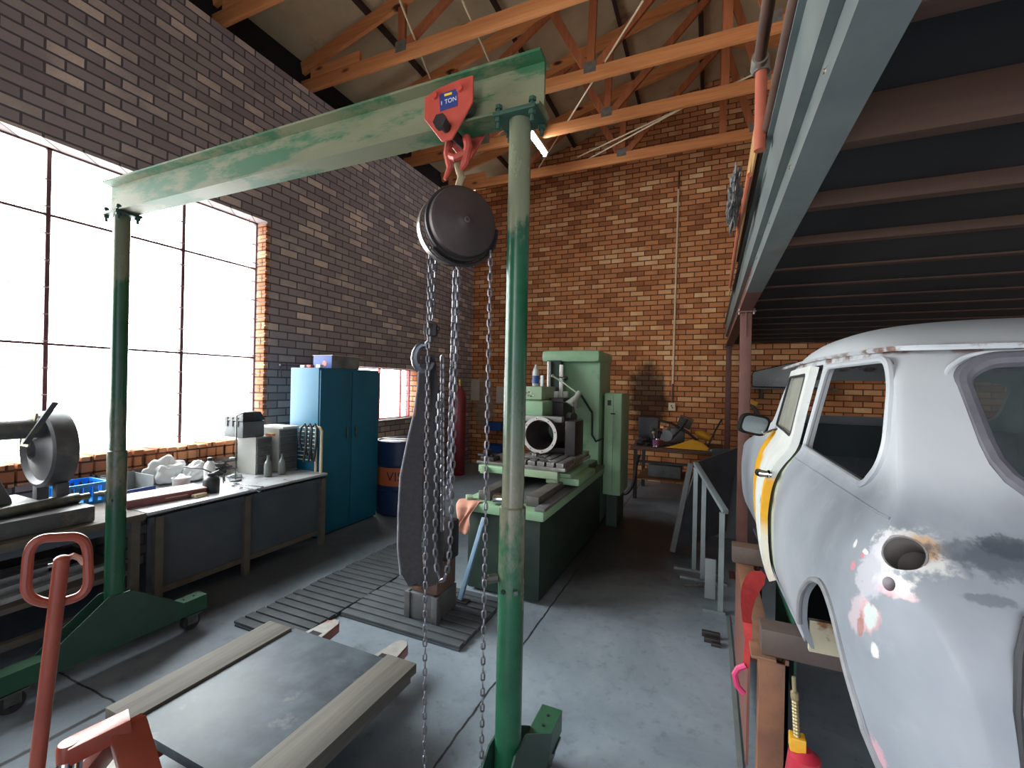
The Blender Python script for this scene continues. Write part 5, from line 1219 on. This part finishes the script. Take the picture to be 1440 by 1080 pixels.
fl = part(MB().lathe([(.143, 0), (.175, 0), (.175, .005), (.143, .005), (.143, 0)], rc+Vector((0, -.006, 0)), (0, 1, 0), 44), 'machined_face', pm('machined_face', (226, 222, 218), (206, 200, 196), 14, .25, .4), ring, label='bright machined ring face')
for k in range(8): part(MB().lathe([(.006, 0), (.006, .002)], rc+Vector((math.cos(k*PI/4+.2)*.159, -.006, math.sin(k*PI/4+.2)*.159)), (0, -1, 0), 8), 'bolt_hole', M['black_hole'], fl)
part(MB().box2((-1.66, 4.15, .936), (-1.24, 4.45, .99), .006), 'parallel_block', M['iron'], ml)
part(MB().box2((-1.24, 4.05, .936), (-1.14, 4.35, 1.26), .01), 'angle_block', M['iron'], ml)
part(MB().box2((-1.58, 3.70, .936), (-1.36, 3.82, .955), .004).box2((-1.44, 3.72, .956), (-1.40, 3.80, .985), .004), 'clamp_bar', M['slide'], ml)
part(MB().tube([(-1.62, 3.66, .945), (-1.32, 3.68, .95), (-1.27, 3.68, .94), (-1.25, 3.70, .936)], .007, 8), 'table_spanner', M['chrome'], ml)
# column with overhanging head cover
part(MB().box2((-1.72, 5.005, .002), (-1.13, 5.60, 1.93), .045), 'column', M['mill'], ml)
part(MB().box2((-1.80, 4.88, 1.86), (-1.115, 5.62, 2.0), .05), 'column_cap', M['mill'], ml)
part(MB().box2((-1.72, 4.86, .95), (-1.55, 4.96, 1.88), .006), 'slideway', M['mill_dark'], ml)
part(MB().box2((-1.70, 4.82, 1.36), (-1.66, 4.86, 1.87), .004), 'slide_bar', M['slide'], ml)
part(MB().box2((-1.555, 4.82, 1.30), (-1.515, 4.86, 1.83), .004), 'slide_bar', pm('slide_white', (226, 220, 214), (206, 200, 196), 10, .35, .2), ml)
hd = MB().box2((-1.86, 4.10, 1.50), (-1.52, 4.86, 1.62), .012).box2((-1.90, 4.06, 1.30), (-1.50, 4.86, 1.49), .03)
part(MB().box2((-1.80, 4.38, 1.44), (-1.60, 4.86, 1.58), .01), 'control_box', M['mill_pale'], ml)
part(MB().box2((-1.86, 4.20, 1.25), (-1.52, 4.86, 1.435), .03), 'spindle_head', M['mill'], ml)
part(MB().box2((-1.90, 4.14, 1.235), (-1.30, 4.22, 1.29), .006), 'head_bar', pm('bar_grey', (150, 150, 148), (130, 132, 130), 8, .45, .3), ml, label='grey bar below the head')
part(MB().box2((-1.56, 4.50, 1.20), (-1.40, 4.86, 1.46), .01), 'slide_carriage', M['iron'], ml)
part(MB().box2((-1.66, 4.78, 1.45), (-1.55, 4.86, 1.53), .004).box2((-1.50, 4.80, 1.42), (-1.455, 4.86, 1.53), .004), 'white_block', M['white_plastic'], ml, label='white scale blocks')
for k in range(7):
    part(MB().lathe([(.007, 0), (.007, .008), (.003, .010)], (-1.77+.026*(k % 4), 4.38, 1.475+.035*(k//4)+.01*(k % 2)), (0, -1, 0), 8), 'push_button', [M['white_plastic'], M['red_paint'], M['black_plastic']][k % 3], ml)
lm = MB().tube([(-1.60, 4.72, 1.70), (-1.45, 4.62, 1.63), (-1.27, 4.56, 1.52)], .009, 8).ball((-1.60, 4.72, 1.70), .02)
lamp = part(lm, 'lamp_arm', M['mill_pale'], ml)
part(MB().lathe([(.025, 0), (.03, .03), (.03, .07), (.075, .17), (.07, .17), (.026, .075)], (-1.235, 4.54, 1.535), (-.45, -.25, -.86), 20), 'lamp_shade', pm('lamp_grey', (150, 154, 146), (132, 138, 130), 8, .4), lamp, label='grey cone lamp shade')
part(MB().ball((-1.475, 4.80, 1.68), .028).tube([(-1.62, 4.78, 1.70), (-1.475, 4.80, 1.68)], .007, 6), 'knob_lever', M['black_plastic'], ml)
part(MB().tube([(-1.23, 4.56, 1.50), (-1.20, 4.60, 1.44), (-1.19, 4.90, 1.30), (-1.19, 4.92, 1.05), (-1.15, 4.93, .98), (-1.06, 4.9, 1.02)], .012, 8), 'conduit_hose', M['mill_dark'], ml)
part(MB().tube([(-1.50, 4.5, 1.42), (-1.28, 4.45, 1.42), (-1.26, 4.42, 1.30)], .008, 6).cyl((-1.30, 4.40, 1.285), (-1.24, 4.34, 1.285), .04, seg=16), 'hand_wheel', M['iron'], ml)
cw = []
for k in range(64): cw.append((-1.31+.035*math.cos(k*.62)*(1 if k < 60 else .3), 4.52+.035*math.sin(k*.62), 1.24-k*.0052))
part(MB().tube(cw, .006, 6), 'coiled_cable', M['black_plastic'], ml)
part(MB().prism([(0, .0), (.6, .30), (.6, .22), (.06, .0)], (-1.12, 4.2, .94), (0, 1, 0), (0, 0, 1), (.05, 0, 0)), 'sloping_guard', M['iron'], ml) if False else None
eb = thing('electrical_cabinet', 'green electrical cabinet standing against the right side of the boring mill column', 'cabinet', (-.98, 5.4, .3))
part(MB().box2((-1.10, 5.10, .36), (-.90, 5.60, 1.52), .012), 'cabinet_body', M['mill'], eb)
part(MB().box2((-1.095, 5.088, .40), (-.995, 5.10, 1.50), .004), 'door', M['mill'], eb); part(MB().box2((-.99, 5.088, .40), (-.905, 5.10, 1.50), .004), 'door', M['mill'], eb)
part(MB().box2((-1.06, 5.082, 1.38), (-1.02, 5.088, 1.44)), 'plate', M['iron'], eb, smooth=False)
part(MB().box2((-1.02, 5.078, 1.28), (-.97, 5.088, 1.295), .002), 'catch', M['iron'], eb)
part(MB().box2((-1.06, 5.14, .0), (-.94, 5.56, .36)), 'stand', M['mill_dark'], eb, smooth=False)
p = Vector((-1.735, 4.55, 1.581))
bt = thing('water_bottle', 'clear plastic bottle with a blue label standing on the boring mill head', 'bottle', p)
part(MB().lathe([(.032, 0), (.036, .006), (.036, .15), (.022, .20), (.014, .215), (.014, .235)], p, seg=18), 'bottle_body', M['clear_plastic'], bt)
part(MB().lathe([(.0365, .03), (.0365, .11)], p, seg=18) if False else MB().lathe([(.0362, .03), (.037, .03), (.037, .115), (.0362, .115), (.0362, .03)], p, seg=18), 'label_band', M['blue_dark'], bt, label='blue label band')
tag(MB().box2((-1.67, 4.52, 1.581), (-1.64, 4.55, 1.70), .003).build('white_tube', M['white_plastic']), 'thin white tube standing beside the water bottle on the boring mill', 'tube')
M['cloth'] = pm('pink_cloth', (190, 132, 112), (206, 150, 130), 12, .85)
rg = bmesh.new(); gr = []
for i in range(13):
    row = []
    for j in range(15):
        s, t = i/12-.5, j/14
        x = -1.66+s*(.16-.06*t)+.02*math.sin(t*6+s*5)-.05*t; z = .70-t*.24+.02*abs(s)*math.sin(9*s+3*t)
        y = 2.985-.012-.02*abs(math.sin(7*s+2.4*t))-.014*t
        if t < .12: y = 2.985+.07*(.12-t)/.12-.012; z = .698
        row.append(rg.verts.new((x, y, z)))
    gr.append(row)
for a, b in zip(gr, gr[1:]):
    for j in range(14): rg.faces.new((a[j], a[j+1], b[j+1], b[j]))
ex = bmesh.ops.extrude_face_region(rg, geom=rg.faces[:]); bmesh.ops.translate(rg, vec=(0, -.003, .002), verts=[e for e in ex['geom'] if isinstance(e, bmesh.types.BMVert)])
bmesh.ops.recalc_face_normals(rg, faces=rg.faces)
tag(MB().add(rg).build('cleaning_cloth', M['cloth'], angle=80), 'pinkish brown cloth hanging over the front end of the boring mill bed', 'cloth')
bbr = MB().beam((-1.615, 2.80, .041), at(681, 728, Y=2.955), .03, .03, (1, 0, 0), .002)
t = thing('prop_bar', 'pale blue square steel bar leaning against the front of the boring mill bed', 'steel bar', (-1.6, 2.8, .031))
part(bbr, 'bar', pm('bar_blue', (110, 140, 164), (130, 156, 178), 8, .45), t); part(MB().box2((-1.68, 2.765, .031), (-1.55, 2.835, .04)), 'foot_plate', M['iron'], t)
p = Vector((-1.47, 2.95, .726))
tag(MB().lathe([(.012, -.07), (.038, -.06), (.042, -.02), (.042, .03), (.03, .035), (.03, .06), (.012, .065)], (-1.42, 3.05, .733), (1, .3, 0), 20).build('motor_part', M['chrome']), 'shiny steel cylinder lying on the front end of the boring mill bed', 'cylinder')
tag(MB().box((-1.70, 3.06, .7065), (.05, .10, .03), Rz(.6), .006).build('casting_offcut', M['mill_pale']), 'pale green flat casting on the front end of the boring mill bed', 'casting')
# vice on the left wing of the mill
tag(MB().box2((-2.0, 3.80, .863), (-1.86, 3.95, .90), .008).box2((-1.98, 3.82, .90), (-1.94, 3.93, .96), .008).cyl((-2.06, 3.87, .90), (-1.9, 3.87, .90), .018).build('machine_vice', M['iron']), 'small dark machine vice on the left wing of the boring mill table', 'vice')

# ---------------------------------------------------------------- work table at the back
TZ = .75; tt = thing('work_table', 'brown topped steel work table against the back wall right of the boring mill', 'table', (-.35, 6.8, 0))
part(MB().box2((-1.02, 6.52, TZ-.04), (.19, 7.5, TZ), .004), 'table_top', pm('table_brown', (106, 72, 60), (84, 58, 50), 7, .6), tt)
for x in (-.98, .12):
    for y in (6.56, 7.42): part(MB().box2((x, y, 0), (x+.05, y+.05, TZ-.04), .003), 'leg', M['iron'], tt)
part(MB().box2((-.94, 6.57, .52), (.12, 6.60, .55)), 'front_rail', M['iron'], tt)
part(MB().box2((-.94, 6.58, .28), (.12, 7.40, .30)), 'lower_shelf', pm('shelf_wood', (132, 90, 58), (106, 70, 46), 7, .7), tt)
M['yellow'] = pm('yellow_panel', (226, 160, 30), (238, 178, 46), 6, .4)
def T(px_, py_): return at(px_, py_, Z=TZ)
tin = Vector((-.68, 6.66, TZ+.001))
t = thing('tin_can', 'shiny striped tin can of odds and ends on the back work table', 'tin', tin)
part(MB().lathe([(.055, 0), (.055, .12), (.05, .12), (.05, .006), (.0, .006)], tin, seg=24), 'can', M['chrome'], t)
part(MB().lathe([(.0552, .02), (.056, .02), (.056, .10), (.0552, .10), (.0552, .02)], tin, (0, 0, 1), 24), 'printed_band', pm('tin_print', (60, 70, 140), (180, 60, 56), 3, .4, stretch=(6, 6, .5)), t)
for k in range(5):
    a = k*1.3; part(MB().cyl(tin+Vector((math.cos(a)*.02, math.sin(a)*.02, .01)), tin+Vector((math.cos(a)*.055, math.sin(a)*.05, .20+.02*(k % 3))), .009, seg=8).ball(tin+Vector((math.cos(a)*.055, math.sin(a)*.05, .20+.02*(k % 3))), .022, seg=8), 'brush', M['cardboard'] if k % 2 else M['black_plastic'], t)
tag(MB().prism([(0, 0), (.10, .03), (.34, .13), (.42, .125), (.50, .09), (.60, .0), (.56, -.004)], (-.56, 6.57, TZ+.006), (1, 0, 0), (0, .25, .97), (0, .012, .003), .003).build('fairing_panel', M['yellow']), 'yellow curved fairing panel lying on the front of the back work table', 'panel')
tag(MB().ball((-.06, 6.95, TZ+.16), .12, (1.1, .5, .55), Ry(.35)).build('yellow_shell', M['yellow']), 'small yellow rounded shell behind the fairing panel on the back work table', 'panel') if False else None
en = thing('motorcycle_engine', 'grey motorcycle engine and frame tubes standing on the back work table', 'engine', (-.42, 6.95, TZ))
part(MB().box((-.44, 6.95, TZ+.16), (.22, .20, .22), Rz(.3), .04).cyl((-.56, 6.80, TZ+.15), (-.56, 6.88, TZ+.15), .085, seg=24), 'crankcase', pm('alloy', (120, 122, 122), (98, 100, 102), 9, .45, .5), en)
mb = MB()
for k in range(7): mb.box((-.34+.008*k, 6.95, TZ+.28+.022*k), (.19, .17, .010), Ry(.35), .004)
part(mb, 'finned_cylinder', pm('alloy_fins', (92, 94, 96), (116, 118, 118), 9, .5, .4), en)
part(MB().tube([(-.68, 6.9, TZ+.36), (-.50, 6.84, TZ+.33), (-.28, 6.82, TZ+.22), (-.12, 6.84, TZ+.08)], .018, 8).tube([(-.50, 6.82, TZ+.10), (-.38, 6.80, TZ+.24), (-.28, 6.80, TZ+.40)], .015, 8), 'frame_tube', M['iron'], en)
part(MB().ball((-.06, 6.92, TZ+.17), .115, (1.15, .5, .5), Ry(.4)), 'yellow_side_cover', M['yellow'], en, label='yellow rounded side cover')
part(MB().box2((-.62, 6.83, TZ+.001), (-.10, 6.97, TZ+.03), .004), 'cradle_foot', M['iron'], en)
part(MB().box((-.625, 6.80, TZ+.27), (.05, .03, .03)), 'orange_lens', pm('lens_orange', (250, 150, 100), (255, 180, 140), 9, .3), en, label='pale orange lens')
tag(MB().box2((-.97, 6.90, TZ+.001), (-.68, 7.15, TZ+.40), .02).build('monitor_case', M['black_plastic']), 'black box standing at the left end of the back work table', 'box')
rag('tool_pouch', 'dark bundle in front of the black box on the back work table', (-.86, 6.70, TZ), .09, (1.3, .8, .7), M['black_plastic'], 12.0, 'bundle')
tag(MB().tube([(-.02, 6.75, TZ+.012), (.08, 6.78, TZ+.26), (.16, 6.82, TZ+.42)], .012, 8).build('black_rod', M['iron']), 'thin black rod leaning up at the right end of the back work table', 'rod')
tag(MB().lathe([(.03, 0), (.035, .0), (.035, .03), (.0, .035)], (.02, 6.58, TZ+.001), seg=16).build('round_weight', M['chrome']), 'small shiny round weight at the front right edge of the back work table', 'weight')
tag(MB().box2((-.80, 6.75, .301), (-.35, 7.1, .47), .01).build('carton', M['iron_grey']), 'grey box on the lower shelf of the back work table', 'box')
hs = []
for k in range(30):
    a = PI*k/29; hs.append((-.93-.16+.17*math.cos(a)*-1, 6.42, .50-.42*math.sin(a)))
tag(MB().tube([(-1.26, 6.35, .60)]+hs+[(-.90, 6.54, .62)], .022, 8).build('rubber_hose', M['black_plastic']), 'black hose hanging in a loop between the boring mill and the back work table', 'hose')
# chairs of steel: leaning frames, plates and bars on the right of the aisle
lf = thing('trestle', 'grey welded steel frame standing beside the mezzanine post', 'frame', (-.05, 4.1, 0))
A0 = at(980, 692, Y=4.15); A1 = at(1037, 742, Y=3.45)
M['frame_grey'] = pm('frame_grey', (126, 136, 138), (108, 118, 122), 6, .5, .3)
Xf, Xf2 = -.085, -.03
part(MB().beam((-.10, 4.28, .93), (.12, 3.52, .72), .04, .03, (0, 0, 1), .002), 'top_rail', M['frame_grey'], lf)
part(MB().box2((-.115, 4.20, .02), (-.08, 4.235, .905)), 'upright', M['frame_grey'], lf, smooth=False)
part(MB().box2((-.045, 4.02, .02), (-.01, 4.055, .85)), 'upright', M['frame_grey'], lf, smooth=False)
part(MB().box2((.08, 3.50, .02), (.115, 3.535, .715)), 'upright', M['frame_grey'], lf, smooth=False)
for q in (((-.26, 4.19, 0), (.14, 4.235, .02)), ((-.20, 4.01, 0), (.16, 4.055, .02)), ((-.02, 3.49, 0), (.13, 3.54, .02))): part(MB().box2(*q), 'foot_bar', M['frame_grey'], lf, smooth=False)
tag(MB().box2((.045, 3.62, .09), (.072, 3.78, .48), .003).build('pale_plate', pm('pale_plate', (176, 180, 180), (160, 166, 168), 8, .6)), 'pale grey plate leaning upright against the welded steel frame', 'plate') if False else None
tag(MB().box((.03, 3.70, .16), (.075, .02, .305), Rx(.06), .003).build('pale_plate', pm('pale_plate', (130, 136, 138), (112, 120, 124), 8, .6)), 'pale grey plate standing upright against the welded steel frame', 'plate')
pn = MB().prism([(0, 0), (.62, .0), (.62, .84), (.12, .84)], (-.30, 4.62, .002), (.75, .55, .28), (0.12, .1, .99), (.01, -.012, 0))
tag(pn.build('metal_sheet', pm('dark_panel', (44, 46, 50), (60, 62, 66), 6, .4)), 'large dark steel panel leaning behind the welded steel frame', 'panel')
tag(MB().beam((-.30, 4.58, .012), (-.155, 4.69, .86), .03, .05, (1, 0, 0), .002).build('angle_bar', M['iron_grey']), 'grey flat bar leaning at the left edge of the dark panel', 'steel bar')
pb2 = MB().prism([(0, 0), (.42, 0), (.36, .95), (.06, .95)], (-.02, 5.25, .002), (1, .2, 0), (0, .18, .98), (0, .015, 0))
tag(pb2.build('metal_sheet', pm('dark_panel2', (52, 58, 64), (66, 72, 78), 6, .45)), 'second dark panel leaning farther back against the work table', 'panel')
for k, (px_, py_, L_, r_) in enumerate(((987, 889, .36, .018), (990, 897, .30, .014), (1000, 903, .16, .010))):
    a = at(px_, py_, Z=.02+.0*k); tag(MB().box2((a.x, a.y-.012-.02*k*0, .001), (min(a.x+L_, .09), a.y+.012, .001+r_*2), .002).build('floor_bar', M['iron']), ['dark square bar on the floor by the car cradle, farthest of three', 'middle dark bar on the floor by the car cradle', 'short dark bar on the floor by the car cradle, nearest the camera'][k], 'steel bar', 'bars on the aisle floor')
wr_ = MB().cyl((-.06, 3.86, .03), (.06, 3.92, .03), .018, seg=10).cyl((-.16, 3.83, .02), (-.05, 3.86, .026), .009, seg=8)
tag(wr_.build('pipe_fitting', M['bolt']), 'small pipe fitting on the floor at the foot of the welded steel frame', 'fitting')
# shelf on the back wall beyond the car
sh = thing('wall_shelf', 'dark wall shelf on the back wall beyond the car roof', 'shelf', (1.0, 7.75, 1.6))
part(MB().box2((.55, 7.58, 1.60), (1.65, 7.90, 1.625), .002), 'board', M['iron_grey'], sh); part(MB().box2((.70, 7.62, 1.45), (.73, 7.89, 1.60)), 'bracket', M['iron'], sh, smooth=False); part(MB().box2((1.48, 7.62, 1.45), (1.51, 7.89, 1.60)), 'bracket', M['iron'], sh, smooth=False)
bp = MB().prism(rounded([(.58, 1.63), (1.5, 1.63), (1.5, 2.0), (1.1, 2.0), (.85, 1.93), (.58, 1.86)], .05), (0, 7.64, 0), (1, 0, 0), (0, 0, 1), (0, .16, 0), .01)
tag(bp.build('bumper_panel', pm('black_gloss', (26, 30, 32), (34, 38, 40), 5, .2)), 'glossy black car panel standing on the wall shelf beyond the car', 'panel')
t = thing('work_clamp', 'yellow and black clamp tool hanging on the back wall behind the car mirror', 'clamp', (.62, 7.8, 1.2))
part(MB().beam((.60, 7.86, 1.36), (.84, 7.86, .98), .05, .04, (0, 1, 0), .004), 'bar', M['black_plastic'], t); part(MB().beam((.56, 7.86, 1.42), (.68, 7.86, 1.36), .07, .05, (0, 1, 0), .006), 'grip', M['yellow'], t, label='yellow grip'); part(MB().beam((.82, 7.85, 1.04), (.92, 7.85, .98), .07, .05, (0, 1, 0), .006), 'grip', M['yellow'], t, label='yellow grip')
